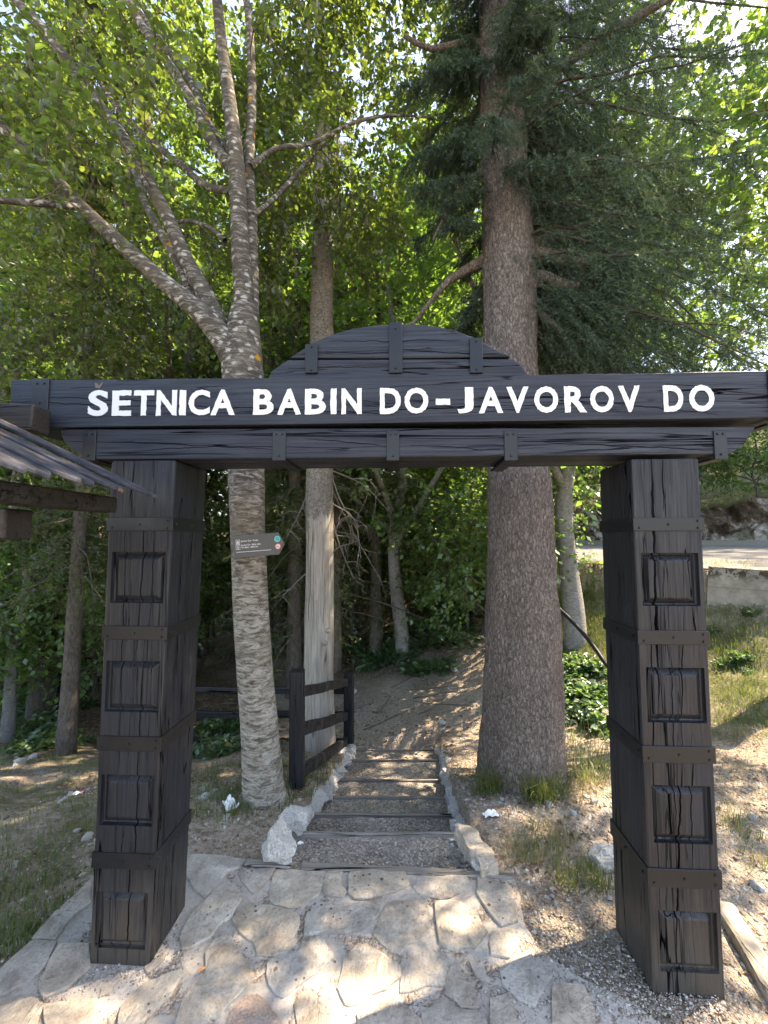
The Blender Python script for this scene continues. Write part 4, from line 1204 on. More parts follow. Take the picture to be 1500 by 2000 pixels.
lm, tm = crown('birch', [(-2.3, 3.9, 5.3, 2.2, 0.9, 1.9), (-0.6, 4.1, 5.9, 1.6, 0.9, 1.8), (-3.3, 3.6, 6.6, 1.3, 0.8, 1.4), (-3.1, 3.5, 4.1, 1.3, 0.6, 1.0), (-1.6, 3.8, 7.6, 2.4, 1.8, 1.3), (-3.2, 3.7, 3.3, 0.9, 0.6, 0.6), (-2.2, 2.42, 4.8, 1.4, 0.28, 1.1), (-1.0, 2.5, 5.3, 1.0, 0.25, 0.9), (-2.3, 2.3, 3.6, 0.8, 0.2, 0.5)],
               skel, 2300, 12, 0.058, 3, True, 0.40, -0.05, 1.1, 3)
child_at(meshobj('crown', lm, 'leaf_r'), birch)['kind'] = 'stuff'
child_at(meshobj('branches', tm, 'branch', None, True), birch)['kind'] = 'stuff'

# ---- bare grey snag
SY = 4.45
snag = tree_root('dead_snag', 'dead standing trunk of bare silver-grey wood behind the stair railing', PY(624, 1460, SY))
sp = [(624, 1480, SY, 33), (624, 1440, SY, 30.5), (623, 1330, SY, 29), (624, 1200, SY, 28), (625, 1080, SY, 27), (624, 960, SY, 26.5), (626, 800, SY, 25), (629, 600, SY, 22), (632, 420, SY, 20), (632, 300, SY, 18), (630, 200, SY, 15), (627, 60, SY, 12), (625, -100, SY, 9), (622, -260, SY, 4)]
st = Acc(); c, (v, f) = limb(sp, 26, 110, 0.035, 4); st.add(v, f)
for (u, v_, r) in ((618, 1172, 5), (634, 1256, 5), (619, 1288, 6), (641, 1232, 4)):
    b = PY(u, v_, SY - .12); e = PY(u, v_ + 2, SY - .155)
    vv, ff = tube_arrays(spline([list(b), list((b + e) / 2), list(e)], 5), np.array([r * 1.3, r * 1.1, r * .9, r * .6, .3]) * mpp(v_, SY), 8); st.add(vv, ff)
child_at(meshobj('trunk', st.mesh('snag_trunk'), 'snag', None, True), snag)
# thin dead twigs hanging from it on the right
rng = np.random.default_rng(5); tw = Acc()
def deadtwig(a, b, r, depth=0):
    a, b = np.array(a), np.array(b); L = np.linalg.norm(b - a)
    m = (a + b) / 2 + rng.normal(0, .10 * L, 3) + np.array([0, 0, .12 * L])
    cc = spline([a, m, b], 8); vv, ff = tube_arrays(cc, np.linspace(r, r * .35, 8), 4); tw.add(vv, ff)
    if depth < 2:
        for k in range(5 if depth == 0 else 3):
            i = rng.integers(2, 8); d = unit(b - a) * .4 + rng.normal(0, .6, 3) + np.array([0, 0, -.35])
            deadtwig(cc[i], cc[i] + unit(d) * L * rng.uniform(.25, .5), r * .5, depth + 1)
for (ua, va, ub, vb, dy) in ((648, 930, 700, 1040, .0), (650, 960, 730, 1110, .2), (650, 985, 705, 1090, -.2), (648, 1010, 690, 1130, .1), (600, 965, 560, 1050, -.1), (598, 1120, 552, 1165, -.15), (650, 1080, 690, 1060, -.1), (650, 920, 760, 1000, .3)):
    deadtwig(PY(ua, va, SY), PY(ub, vb, SY + dy), 0.009)
child_at(meshobj('dead_twigs', tw.mesh('dead_twigs'), plain('dead_twig_bark', (0.17, 0.15, 0.125), 0.9), None, True), snag)['kind'] = 'stuff'

# ---- big spruce
SPY = 2.97
spb = PY(1018, 1520, SPY)
spr = tree_root('spruce_tree', 'massive spruce with scaly brown trunk right of the steps', spb)
def spruce_trunk():
    pix = [(1019, 1600, SPY, 92), (1019, 1520, SPY, 84), (1019, 1470, SPY, 80), (1019, 1400, SPY, 77), (1019, 1300, SPY, 72), (1018, 1200, SPY, 68), (1017, 1100, SPY, 63), (1016, 1000, SPY, 59), (1010, 900, SPY, 56), (1002, 800, SPY, 53), (996, 700, SPY, 51), (995, 600, SPY, 50), (990, 480, SPY, 49), (986, 380, SPY, 44), (982, 250, SPY, 42), (978, 100, SPY, 40), (974, -60, SPY, 37)]
    P = [[*PY(u, v, Y), r * mpp(v, Y)] for u, v, Y, r in pix]
    x, y, z, r = P[-1]
    for k in range(1, 6): P.append([x - .02 * k, y + .05 * k, z + 1.7 * k, r * (1 - k / 5.6)])
    c = spline(np.array(P), 330)
    a = np.linspace(0, 2 * np.pi, 72, endpoint=False)
    rr = c[:, 3][:, None] * np.ones((1, 72))
    z0 = c[:, 2][:, None]
    fl = np.clip((0.35 - (z0 - c[0, 2])) / 0.35, 0, 1) ** 2
    rr *= 1 + fl * (0.04 + 0.08 * np.sin(5 * a + 0.6)[None]) + 0 * np.sin(5 * a + 0.6)[None] + 0.02 * np.sin(3 * a[None] + z0 * 2.3) + 0.02 * np.sin(7 * a[None] - z0 * 4.1)
    A = a[None, :] * np.ones_like(z0)
    nz = np.array([[mnoise.fractal(Vector((math.cos(t) * 5.5, math.sin(t) * 5.5, zz * 4.5)), .8, 2, 3) for t in a] for zz in z0[:, 0]])
    nz2 = np.array([[mnoise.noise(Vector((math.cos(t) * 17, math.sin(t) * 17, zz * 17))) for t in a] for zz in z0[:, 0]])
    rr += nz * 0.010 + nz2 * 0.006
    v = np.stack([c[:, 0][:, None] + rr * np.cos(A), c[:, 1][:, None] + rr * np.sin(A), z0 + 0 * A], -1).reshape(-1, 3)
    n = len(c); i = np.arange(n - 1)[:, None] * 72; j = np.arange(72)[None]; k = (j + 1) % 72
    f = np.stack([i + j, i + k, i + 72 + k, i + 72 + j], -1).reshape(-1, 4)
    acc = Acc(); acc.add(v, f)
    stubs = [([(1030, 500, SPY, 26), (1050, 478, SPY, 17), (1090, 460, SPY - .03, 10), (1140, 442, SPY - .05, 8), (1205, 416, SPY - .08, 6)]),
             ([(1030, 505, SPY, 20), (1065, 495, SPY - .05, 13), (1105, 510, SPY - .08, 10), (1155, 510, SPY - .1, 7)]),
             ([(1030, 545, SPY, 17), (1060, 540, SPY - .05, 12), (1095, 553, SPY - .08, 9), (1130, 560, SPY - .1, 7)]),
             ([(1035, 590, SPY, 14), (1055, 612, SPY - .04, 8), (1078, 632, SPY - .06, 7), (1098, 650, SPY - .07, 5)]),
             ([(1010, 185, SPY, 14), (1040, 165, SPY - .03, 11), (1110, 120, SPY - .1, 9), (1200, 60, SPY - .2, 8), (1320, -10, SPY - .4, 6)]),
             ([(1000, 75, SPY, 12), (1060, 55, SPY + .1, 8), (1140, 30, SPY + .2, 6), (1250, -20, SPY + .4, 4)]),
             ([(960, 500, SPY, 16), (925, 520, SPY + .05, 10), (880, 545, SPY + .1, 8), (840, 590, SPY + .15, 5), (800, 640, SPY + .2, 3)]),
             ([(955, 330, SPY, 9), (905, 360, SPY - .05, 5), (870, 420, SPY - .1, 4), (845, 470, SPY - .1, 2)]),
             ([(960, 90, SPY, 10), (900, 85, SPY, 7), (840, 95, SPY, 5), (790, 70, SPY, 4)])]
    for s in stubs:
        c_, (vv, ff) = limb(s, 10, None, 0.06, 3); acc.add(vv, ff)
    return acc.mesh('spruce_trunk')
child_at(meshobj('trunk', spruce_trunk(), 'spruce', None, True), spr)
rng = np.random.default_rng(21)
specs = []
for k in range(104):
    z = rng.uniform(3.4, 9.5)
    ang = rng.uniform(-math.pi, math.pi)
    while abs(ang + 1.57) < .75: ang = rng.uniform(-math.pi, math.pi)
    if z < 5.6 and (2.2 < ang or ang < -1.9) and rng.uniform() < .6: ang = rng.uniform(-0.6, 0.9)   # few low boughs over the steps
    L = rng.uniform(1.1, 2.2) * (1.15 - z / 16)
    if math.cos(ang) < -0.2: L *= .36
    specs.append((0.83, SPY, z, ang, L, rng.uniform(-.05, .30)))
for k in range(40): specs.append((0.88, SPY, rng.uniform(3.5, 6.2), rng.uniform(-.2, 1.0), rng.uniform(1.3, 2.3), rng.uniform(-.1, .25)))
for k in range(9): specs.append((0.83, SPY - .1, rng.uniform(4.2, 6.0), rng.uniform(-2.3, -.85), rng.uniform(.45, .85), rng.uniform(-.2, .1)))
for k in range(18): specs.append((0.78, SPY, rng.uniform(3.9, 6.8), rng.uniform(2.5, 3.9), rng.uniform(.35, .7), rng.uniform(-.25, .1)))
for k in range(50):                      # the dense low skirt on the right
    z = rng.uniform(3.1, 4.9)
    specs.append((0.88, SPY, z, rng.uniform(-.15, .9), rng.uniform(0.9, 1.8), rng.uniform(-.15, .2)))
V, F_, br = needle_boughs(rng, specs, 0.028, 0.0038, 96, 50, 1.0)
child_at(meshobj('crown', npmesh('spruce_needles', V, F_), 'needle'), spr)['kind'] = 'stuff'
M['spruce_branch'] = m_bark('spruce_branch_bark', (0.045, 0.036, 0.028), (0.11, 0.088, 0.068))
child_at(meshobj('branches', br.mesh('spruce_boughs'), 'spruce_branch', None, True), spr)['kind'] = 'stuff'

# ================================================================== ARROW SIGN ON THE PALE TREE
def build_arrow_sign():
    Y = BY - 0.135
    c = [(455, 1047), (543, 1040), (555, 1062), (545, 1083), (457, 1091)]
    W = [PY(u, v, Y - 0.03 * (u - 455) / 100) for u, v in c]
    o = W[0].copy()
    ex = (PY(543, 1040, Y - 0.03 * .88) - PY(455, 1047, Y)).normalized()
    root = tag(empty('arrow_sign', o), 'small grey arrow signboard with white print fixed to the pale trunk', 'sign')
    ez = (W[0] - W[4]).normalized(); ez = (ez - ex * ez.dot(ex)).normalized(); ey = ez.cross(ex)
    R = Matrix((ex, ey, ez)).transposed().to_4x4()
    root.matrix_world = Matrix.Translation(o) @ R
    loc = lambda w: ((w - o).dot(ex), (w - o).dot(ez))
    P = [loc(w) for w in (W[4], W[3], W[2], W[1], W[0])]
    bevel(meshobj('board', fixn(prism(P, 0.0, 0.012)), plain('sign_grey', (0.105, 0.103, 0.095), 0.5, 0.4, 0.08), root), 0.002, 1)
    wht = plain('sign_white_print', (0.78, 0.78, 0.76), 0.6, 0.3, 0.05)
    k = 0.3 / 87.0                    # metres per photo pixel on the board, set from its width
    k = (loc(W[1])[0]) / 88.0
    def Q(px, py): return (px * k, -py * k)
    def txt(s, x0, x1, y0, y1, mat=wht, name='print', d=-0.0012, bold=0.0):
        a, b = Q(x0, y1), Q(x1, y0)
        fit_glyph(s, name, a[0], b[0], a[1], b[1], d, root, mat, bold, 0)
    txt('Javorov Do - Preslo', 15, 49, 9.5, 13.5, bold=.012)
    txt('Javorov Do - Bijele vode -', 15, 55, 17.0, 21.0, bold=.012)
    txt('Vrh Bijele - Babin Do', 15, 48, 21.5, 25.5, bold=.012)
    def quad(x0, y0, x1, y1, mat, d=-0.001, name='print'):
        a, b = Q(x0, y1), Q(x1, y0)
        meshobj(name, fixn(pyd(name, [(a[0], d, a[1]), (b[0], d, a[1]), (b[0], d, b[1]), (a[0], d, b[1])], [(0, 1, 2, 3)])), mat, root)
    quad(5, 31, 73, 31.8, wht, name='rule_line')
    for y0 in (8, 17.5):
        for q in ((5, y0, 13, y0 + .6), (5, y0 + 8.4, 13, y0 + 9), (5, y0 + .6, 5.6, y0 + 8.4), (12.4, y0 + .6, 13, y0 + 8.4)):
            quad(*q, wht, name='pictogram_frame')
    quad(8.2, 20.5, 9.8, 25, wht, name='pictogram'); quad(8.4, 19, 9.6, 20.2, wht, name='pictogram')
    quad(6.4, 12.5, 8.6, 15.2, wht, name='pictogram'); quad(9.4, 12.5, 11.6, 15.2, wht, name='pictogram'); quad(7.6, 10.2, 10.4, 12.2, wht, name='pictogram')
    def disc(px, py, r, mat, d, name):
        x, z = Q(px, py); n = 20
        meshobj(name, fixn(pyd(name, [(x + r * k * math.cos(t * 2 * math.pi / n), d, z + r * k * math.sin(t * 2 * math.pi / n)) for t in range(n)], [tuple(range(n))])), mat, root)
    disc(86, 12, 5.8, plain('sign_cyan', (0.10, 0.55, 0.56), 0.5, .3, .05), -0.001, 'route_disc')
    dk = plain('sign_dark_print', (0.02, 0.05, 0.06), 0.5, .3, .05)
    txt('T2', 82.8, 89.2, 9.3, 14.6, dk, 'route_number', -0.002, .02)
    disc(86.5, 26, 6.0, plain('sign_red', (0.62, 0.10, 0.07), 0.5, .3, .05), -0.001, 'route_disc')
    disc(86.5, 26, 4.3, wht, -0.0018, 'route_disc')
    txt('10a', 83.8, 89.2, 24.3, 27.7, dk, 'route_number', -0.0026, .02)
build_arrow_sign()

# ================================================================== SHINGLED ROOF AT LEFT
def build_hut():
    root = tag(empty('shelter_roof', (-1.5, 1.0, 0)), 'weathered shingle roof corner jutting in at the left edge', 'roof')
    def m_sh():
        q = NT('weathered_shingle')
        v = q.map(q.obj, (0.09, 1, 0.4))
        g = q.noise(v, 70, 5, 0.65); r = q.objrand()
        b = q.noise(q.n('VectorMath', {0: q.map(q.obj, (0.35, 1, 1)), 1: q.n('CombineXYZ', {0: q.ma('MULTIPLY', r, 9)}).outputs[0]}, operation='ADD').outputs[0], 11, 5, 0.7)
        col = q.ramp(g, [(0.3, (0.017, 0.019, 0.024)), (0.55, (0.045, 0.049, 0.058)), (0.78, (0.10, 0.104, 0.112))])
        col = q.mix(q.mr(b, 0.56, 0.62, 0, 0.9, True), col, (0.16, 0.10, 0.058))
        col = q.mix(q.mr(b, 0.32, 0.44, 0.85, 0, True), col, (0.014, 0.014, 0.017))
        return q.set(col, 0.85, q.bump(q.ma('ADD', g, b), 0.6, 0.006), 0.12)
    M['shingle'] = m_sh()
    far, w, slope = 1.52, 0.083, 0.47
    tips = [0.0, -0.055, -0.02, -0.035, -0.012, -0.03, -0.02, -0.04, -0.01, -0.03, -0.02, -0.04, -0.01, -0.02, -0.03, -.01]
    for i, dx in enumerate(tips):
        y1 = far - i * w; y0 = y1 - w - 0.012
        xt = -0.818 + dx - 0.012 * i * .2; zt = 1.772 + (i % 2) * 0.001
        L = 1.35
        x1 = xt - L; z1 = zt + slope * L
        th = 0.014
        tipn = 0.055 if i == 0 else 0.02
        vs = [(xt, (y0 + y1) / 2 + (.02 if i == 0 else 0), zt - tipn * .2), (xt - tipn * 1.6, y1, zt + slope * tipn * 1.2), (x1, y1, z1), (x1, y0, z1 + .005), (xt - tipn * 1.9, y0, zt + slope * tipn * 1.2 + .005)]
        n = 5
        vs = vs + [(x, y, z - th) for x, y, z in vs]
        fs = [tuple(range(n)), tuple(range(2 * n - 1, n - 1, -1))] + [(k, (k + 1) % n, n + (k + 1) % n, n + k) for k in range(n)]
        child_at(bevel(meshobj('shingle', fixn(pyd('shingle', vs, fs)), 'shingle'), 0.003, 1), root)
    # back slope boards (seen from other places only)
    xr = -0.818 - 1.35; zr = 1.772 + slope * 1.35
    for i in range(6):
        y1 = far - i * .22
        vs = [(xr - .01, y1, zr), (xr - .01, y1 - .215, zr), (xr - 1.3, y1 - .215, zr - .6), (xr - 1.3, y1, zr - .6)]
        vs += [(x, y, z - .016) for x, y, z in vs]
        child_at(meshobj('shingle', fixn(pyd('shingle', vs, [(0, 1, 2, 3), (7, 6, 5, 4)] + [(k, (k + 1) % 4, 4 + (k + 1) % 4, 4 + k) for k in range(4)])), 'shingle'), root)
    M['hutwood'] = wood_black('dark_brown_timber', 'x', False, (0.014, 0.012, 0.010), 0.35)
    P = lambda me, n: child_at(bevel(meshobj(n, me, 'hutwood'), 0.006, 2), root)
    P(barmesh((-0.985, 0.25, 1.715), (-0.985, 1.47, 1.725), 0.075, 0.055), 'wall_plate')
    P(barmesh((-2.2, 1.16, 1.640), (-1.02, 1.16, 1.645), 0.09, 0.085), 'tie_beam')
    P(barmesh((-2.2, 1.62, 2.12), (-1.345, 1.60, 2.07), 0.09, 0.10), 'ridge_arm')
    for x, y in ((-1.55, 1.16), (-1.55, 0.3), (-2.6, 1.16)):
        P(barmesh((x, y, -0.3), (x, y, 1.60 if x > -2 else 1.95), 0.12, 0.12), 'support_post')
    P(barmesh((-2.7, 1.16, 2.0), (-1.5, 1.16, 2.10), 0.08, 0.1), 'tie_beam')
    P(barmesh((-2.16, 0.2, 2.36), (-2.16, 1.56, 2.36), 0.09, 0.10), 'ridge_beam')
    P(barmesh((-2.16, 1.5, 2.02), (-2.16, 1.5, 2.34), 0.09, 0.09), 'king_post')
build_hut()

# ================================================================== BACKGROUND TREES
def bg_broadleaf(seed, h, r, low, n, k, size, trunk_r, forks=5):
    rng = np.random.default_rng(seed)
    c = np.array([[0, 0, -0.4, trunk_r * 1.25], [0, 0, 0.1, trunk_r * 1.1], *[[rng.normal(0, .04) * z, rng.normal(0, .04) * z, z, trunk_r * (1 - .75 * z / h)] for z in np.linspace(h * .2, h * .92, 5)]])
    s = spline(c, 40); acc = Acc(); acc.add(*tube_arrays(s[:, :3], s[:, 3], 12, .06, seed))
    sk = [p[:3] for p in s[16:]]
    for q in range(forks):
        i = rng.integers(9, 30); a = rng.uniform(0, 6.28); L = r * rng.uniform(.6, 1.1)
        p0 = s[i, :3]; d = np.array([math.cos(a), math.sin(a), rng.uniform(.4, 1.3)])
        lm_ = spline([p0, p0 + d * L * .5 + rng.normal(0, .08, 3), p0 + d * L], 10)
        acc.add(*tube_arrays(lm_, np.linspace(s[i, 3] * .6, .012, 10), 7)); sk += list(lm_[3:])
    zc = (low + h) / 2
    el = [(0, 0, zc, r, r, (h - low) / 2)] + [(r * .55 * math.cos(a), r * .55 * math.sin(a), rng.uniform(low + .8, h - 1), r * .55, r * .55, r * .5) for a in rng.uniform(0, 6.28, 5)]
    lv, tg = crown('bg%d' % seed, el, sk, n, k, size, seed, False, 0.5, -0.05, 0.75, 3, 0.012, 0.6)
    tm_ = acc.mesh('bg_trunk%d' % seed)
    return tm_, tg, lv
def bg_conifer(seed, h, r, low, nb):
    rng = np.random.default_rng(seed)
    c = np.array([[0, 0, -.4, .17], [0, 0, .1, .15], [.05, 0, h * .5, .10], [0, .04, h, .015]])
    s = spline(c, 30); acc = Acc(); acc.add(*tube_arrays(s[:, :3], np.abs(s[:, 3]), 12, .05, seed))
    sp_ = [(0, 0, z, rng.uniform(0, 6.28), r * (1.08 - z / h) * rng.uniform(.7, 1.15) + .15, rng.uniform(-.1, .3)) for z in low + (h - low) * np.sort(rng.uniform(0, 1, nb)) ** 1.1]
    V_, F2, br_ = needle_boughs(rng, sp_, 0.075, 0.013, 34, 15, 0.55)
    return acc.mesh('conifer_trunk%d' % seed), br_.mesh('conifer_branches%d' % seed), npmesh('conifer_needles%d' % seed, V_, F2)
def m_share(tup, mats):
    for me, m_ in zip(tup, mats): me.materials.append(M[m_])
    for me in tup[:2]: me.polygons.foreach_set('use_smooth', [True] * len(me.polygons))
    return tup
BGT = {
 'b1': m_share(bg_broadleaf(101, 10.5, 2.5, 2.6, 1000, 10, .115, .16), ('dark', 'branch', 'leaf_y')),
 'b2': m_share(bg_broadleaf(102, 9.0, 2.2, 1.9, 900, 10, .105, .12), ('greybark', 'branch', 'leaf')),
 'b3': m_share(bg_broadleaf(103, 12.0, 2.9, 3.6, 1100, 10, .125, .19), ('dark', 'branch', 'leaf_y')),
 'b4': m_share(bg_broadleaf(108, 11.0, 2.8, 3.4, 900, 10, .115, .17), ('dark', 'branch', 'leaf_y')),
 'p1': m_share(bg_broadleaf(109, 9.5, 1.2, 4.0, 260, 10, .10, .065, 3), ('dark', 'branch', 'leaf')),
 'u1': m_share(bg_broadleaf(104, 3.6, 1.25, .7, 420, 10, .085, .05, 7), ('dark', 'branch', 'leaf')),
 'u2': m_share(bg_broadleaf(105, 2.6, 1.15, .25, 380, 10, .08, .035, 7), ('dark', 'branch', 'leaf')),
 'c1': m_share(bg_conifer(106, 12, 2.1, 1.2, 105), ('brownbark', 'branch', 'needle_g')),
 'c2': m_share(bg_conifer(107, 10, 1.7, 2.4, 85), ('dark', 'branch', 'needle_g')),
}
def plant_tree(kind, name, label, x, y, sc=1.0, rz=0.0, group=None, cat='tree', sz=None):
    r = tag(empty(name, (x, y, Hs(x, y)), rz), label, cat, group)
    r.scale = (sc, sc, sz or sc)
    t, b, l = BGT[kind]
    for nm, me in (('trunk', t), ('branches', b), ('crown', l)):
        o = link(bpy.data.objects.new(nm, me), r)
        if nm != 'trunk': o['kind'] = 'stuff'
    return r
def at_u(u, Y): return (u - 750.0) / (FPX * CP + 60 * SP) * Y
# individual ones that can be told apart
tr_ = [
 ('c2', 'conifer_tree', 'slim brown conifer trunk standing left of the left gate post', 150, 4.3, .62, .5),
 ('c2', 'conifer_tree', 'thick dark conifer trunk behind the slim brown one at left', 97, 5.6, 1.05, 2.0),
 ('b2', 'young_tree', 'thin pale leaning trunk at the far left edge', 38, 5.0, .55, 1.0),
 ('b2', 'young_tree', 'second thin pale trunk cut by the left edge of the view', 8, 6.2, .8, 4.0),
 ('c1', 'conifer_tree', 'green conifer with lit boughs above the left end of the sign beam', 215, 7.6, 1.0, 0.3),
 ('c1', 'conifer_tree', 'dark conifer filling the left edge above the shingle roof', -60, 8.2, 1.0, 2.2),
 ('c1', 'conifer_tree', 'conifer straight behind the pale mottled tree', 385, 9.6, .95, 4.2),
 ('c1', 'spruce_tree', 'dark green spruce directly behind the bare snag', 655, 7.4, .92, 1.1),
 ('c2', 'conifer_tree', 'dark straight trunk just left of the bare snag', 578, 6.6, .9, 3.0),
 ('c2', 'conifer_tree', 'dark straight trunk between the snag and the forked grey tree', 735, 7.6, .9, 5.0),
 ('b2', 'forked_tree', 'grey forked tree seen through the middle of the gate', 786, 7.2, 1.0, 2.2),
 ('b2', 'broadleaf_tree', 'smooth grey ringed trunk on the bank just right of the spruce', 1118, 5.9, 1.15, 0.4),
 ('b1', 'broadleaf_tree', 'twin-stemmed broadleaf tree on the bank left of the spruce trunk', 890, 8.6, .55, 0.0),
 ('b1', 'broadleaf_tree', 'tall sunlit tree above the right end of the arched crest', 880, 12.5, 1.15, 1.3),
]
for kind, nm, lb, u, Y, sc, rz in tr_:
    plant_tree(kind, nm, lb, at_u(u, Y), Y, sc, rz)
G1 = 'trees deep in the forest behind the gate'
far = [(-60, 8.6, 'b3'), (160, 8.8, 'b3'), (335, 8.4, 'b3'), (545, 8.9, 'b3'), (60, 11, 'b1'), (170, 14, 'b3'), (300, 12, 'b1'), (360, 17, 'c1'), (460, 15, 'b3'), (520, 11.5, 'b1'), (560, 19, 'b3'), (610, 14, 'b1'), (690, 18, 'c1'), (790, 15, 'b3'), (830, 20, 'b1'),
       (930, 16, 'b1'), (-120, 13, 'b3'), (-40, 18, 'b1'), (120, 22, 'b3'), (260, 24, 'b1'), (420, 25, 'c1'), (640, 25, 'b3'), (760, 26, 'c1'), (540, 32, 'b3'), (330, 32, 'b3'), (860, 30, 'b3'), (180, 32, 'b1'), (-200, 9, 'b1'), (990, 21, 'b3'), (480, 40, 'b3'), (700, 40, 'b3'), (80, 42, 'b3'), (920, 44, 'b3')]
random.seed(3)
for i, (u, Y, kd) in enumerate(far):
    plant_tree(kd, 'forest_tree', 'one of the tall trees massed deep in the forest behind the gate', at_u(u, Y), Y, random.uniform(.9, 1.25), random.uniform(0, 6.28), G1)
G5 = 'slim young trunks in the wood behind the gate'
for u, Y in [(405, 9.5), (440, 12), (530, 8.6), (548, 10.5), (562, 13), (592, 9.4), (668, 10), (684, 12.6), (702, 9.2), (716, 13.5), (752, 11), (812, 9.8), (842, 11.5), (868, 9.3), (926, 8.0), (20, 9), (70, 10.5), (120, 9.4), (190, 11)]:
    plant_tree('p1', 'slim_tree', 'one of the slim young trunks standing in the wood behind the gate', at_u(u, Y), Y, random.uniform(.75, 1.15), random.uniform(0, 6.28), G5)
G2 = 'leafy saplings under the trees behind the gate'
und = [(420, 11, 'u1'), (480, 8.5, 'u1'), (560, 10, 'u1'), (690, 9, 'u1'), (720, 12, 'u1'), (760, 9.6, 'u1'), (830, 8.2, 'u1'), (870, 10.5, 'u1'), (910, 7.4, 'u2'), (940, 8.6, 'u1'), (960, 6.6, 'u2'), (300, 7.5, 'u1'), (230, 9, 'u1'), (60, 7.0, 'u1'), (-20, 5.4, 'u2'), (120, 8.2, 'u1'),
       (520, 14, 'u1'), (610, 13, 'u1'), (660, 15, 'u1'), (800, 13.5, 'u1'), (450, 15, 'u1'), (200, 6.2, 'u2'), (390, 13, 'u1')]
for i, (u, Y, kd) in enumerate(und):
    plant_tree(kd, 'sapling', 'one of the leafy saplings in the understorey behind the gate', at_u(u, Y), Y, random.uniform(.8, 1.2), random.uniform(0, 6.28), G2, 'sapling')
# across the road
G3 = 'sunlit trees above the rock cutting'
for i, (s_, d_, kd, sc) in enumerate([(-6, -17, 'b1', 1), (-2.5, -15.5, 'b3', 1), (1.5, -12.5, 'b1', .8), (4.5, -11, 'b1', .8), (8, -9.6, 'b1', 1.0), (11, -9.6, 'b3', 1), (15, -8.8, 'b1', 1), (19, -10, 'b3', 1.1), (-4, -22, 'b3', 1.2), (2, -18, 'b3', 1.1), (9, -15, 'b3', 1.2), (24, -11, 'b3', 1.2)]):
    p = EP(s_, d_)
    plant_tree(kd, 'roadside_tree', 'one of the sunlit trees on the slope across the road', p[0], p[1], sc, i * 1.7, G3)
G4 = 'dense bushes on top of the rock cutting'
for i, s_ in enumerate(np.arange(-4, 16, 1.5)):
    p = EP(s_, -7.2 + .4 * math.sin(i * 2.1))
    plant_tree('u2', 'roadside_bush', 'one of the dense dark bushes topping the rock cutting', p[0], p[1], 1.05 + .15 * math.sin(i * 1.3), i * 2.3, G4, 'bush')
# the tree whose crown hangs in from the right and shades the terrace
plant_tree('b4', 'overhanging_tree', 'broadleaf tree whose yellow-green crown hangs in at the upper right', 4.72, 4.05, .86, 2.6)
plant_tree('b1', 'bank_tree', 'leafy tree behind the right gate post on the road bank', 1.7, 12.2, .8, 2.9)

# ================================================================== UNDERGROWTH, GRASS, STONES
def scatter_plants():
    rng = np.random.default_rng(77)
    metas = []
    for s in range(3):
        n = 26 + 8 * s
        org = np.concatenate([rng.normal(0, .05, (n, 2)), np.zeros((n, 1))], 1)
        a = rng.uniform(0, 6.28, n); d = np.stack([np.cos(a), np.sin(a), rng.uniform(.6, 1.8, n)], 1)
        v, f, ax = sprays(org, d, .24, 9, .062, rng, True, .75, .35)
        me = npmesh('plant_leaves', v, f); me.materials.append(M['fern'])
        ac = Acc()
        for a_ in ax: ac.add(*tube_arrays(a_, np.array([.004, .003, .002, .001]), 4))
        ms = ac.mesh('plant_stems'); ms.materials.append(M['branch']); metas.append((me, ms))
    spots = []
    def area(n, fu, lab, grp, sc):
        k = 0
        while k < n:
            u, v = fu(); g = GH(u, v)
            o = empty('leafy_plant'); ml, ms = metas[rng.integers(0, 3)]
            for nm, me in (('leaves', ml), ('stems', ms)): link(bpy.data.objects.new(nm, me), o)['kind'] = 'stuff'
            o.location = g - Vector((0, 0, .02)); s = sc * rng.uniform(.7, 1.3); o.scale = (s, s, s * rng.uniform(.8, 1.2)); o.rotation_euler = (0, 0, rng.uniform(0, 6.28))
            tag(o, lab, 'plant', grp); k += 1
    U = rng.uniform
    area(16, lambda: (U(1105, 1180), U(1290, 1440)), 'one of the leafy green plants crowding between the spruce and the right gate post', 'plants between the spruce and the right gate post', 1.1)
    area(26, lambda: (U(0, 185), U(1330, 1470)), 'one of the leafy plants under the trees left of the left gate post', 'plants left of the left gate post', 1.0)
    area(9, lambda: (U(375, 465), U(1405, 1480)), 'one of the leafy plants between the left gate post and the pale trunk', 'plants between the left post and the pale trunk', .75)
    area(14, lambda: (U(840, 945), U(1100, 1270)), 'one of the dark leafy plants on the bank left of the spruce', 'plants on the bank left of the spruce', 2.0)
    area(18, lambda: (U(680, 880), U(1235, 1320)), 'one of the small bright plants at the foot of the bank', 'plants at the foot of the bank', 1.3)
    area(7, lambda: (U(1390, 1500), U(1200, 1320)), 'one of the low plants on the grassy slope below the concrete wall', 'plants on the slope below the wall', .45)
scatter_plants()
def blades(name, pts, h, wid, rng, mat, label, lean=.5):
    n = len(pts)
    a = rng.uniform(0, 6.28, n); d = np.stack([np.cos(a), np.sin(a), 0 * a], 1); L = h * rng.uniform(.4, 1.3, n)[:, None]
    ln = rng.uniform(.1, lean * 1.6, n)[:, None]
    s = np.stack([-np.sin(a), np.cos(a), 0 * a], 1) * wid
    z = np.array([0, 0, 1.0])
    m = pts + d * L * ln * .35 + z * L * .6; t = pts + d * L * ln + z * L * (1 - .25 * ln)
    v = np.stack([pts - s, pts + s, m + s * .7, m - s * .7, t], 1).reshape(-1, 3)
    b = (np.arange(n) * 5)[:, None]
    f = np.concatenate([b + np.array([0, 1, 2]), b + np.array([0, 2, 3]), b + np.array([3, 2, 4])])
    o = meshobj(name, npmesh(name, v, f), mat)
    return tag(o, label, 'grass', kind='stuff')
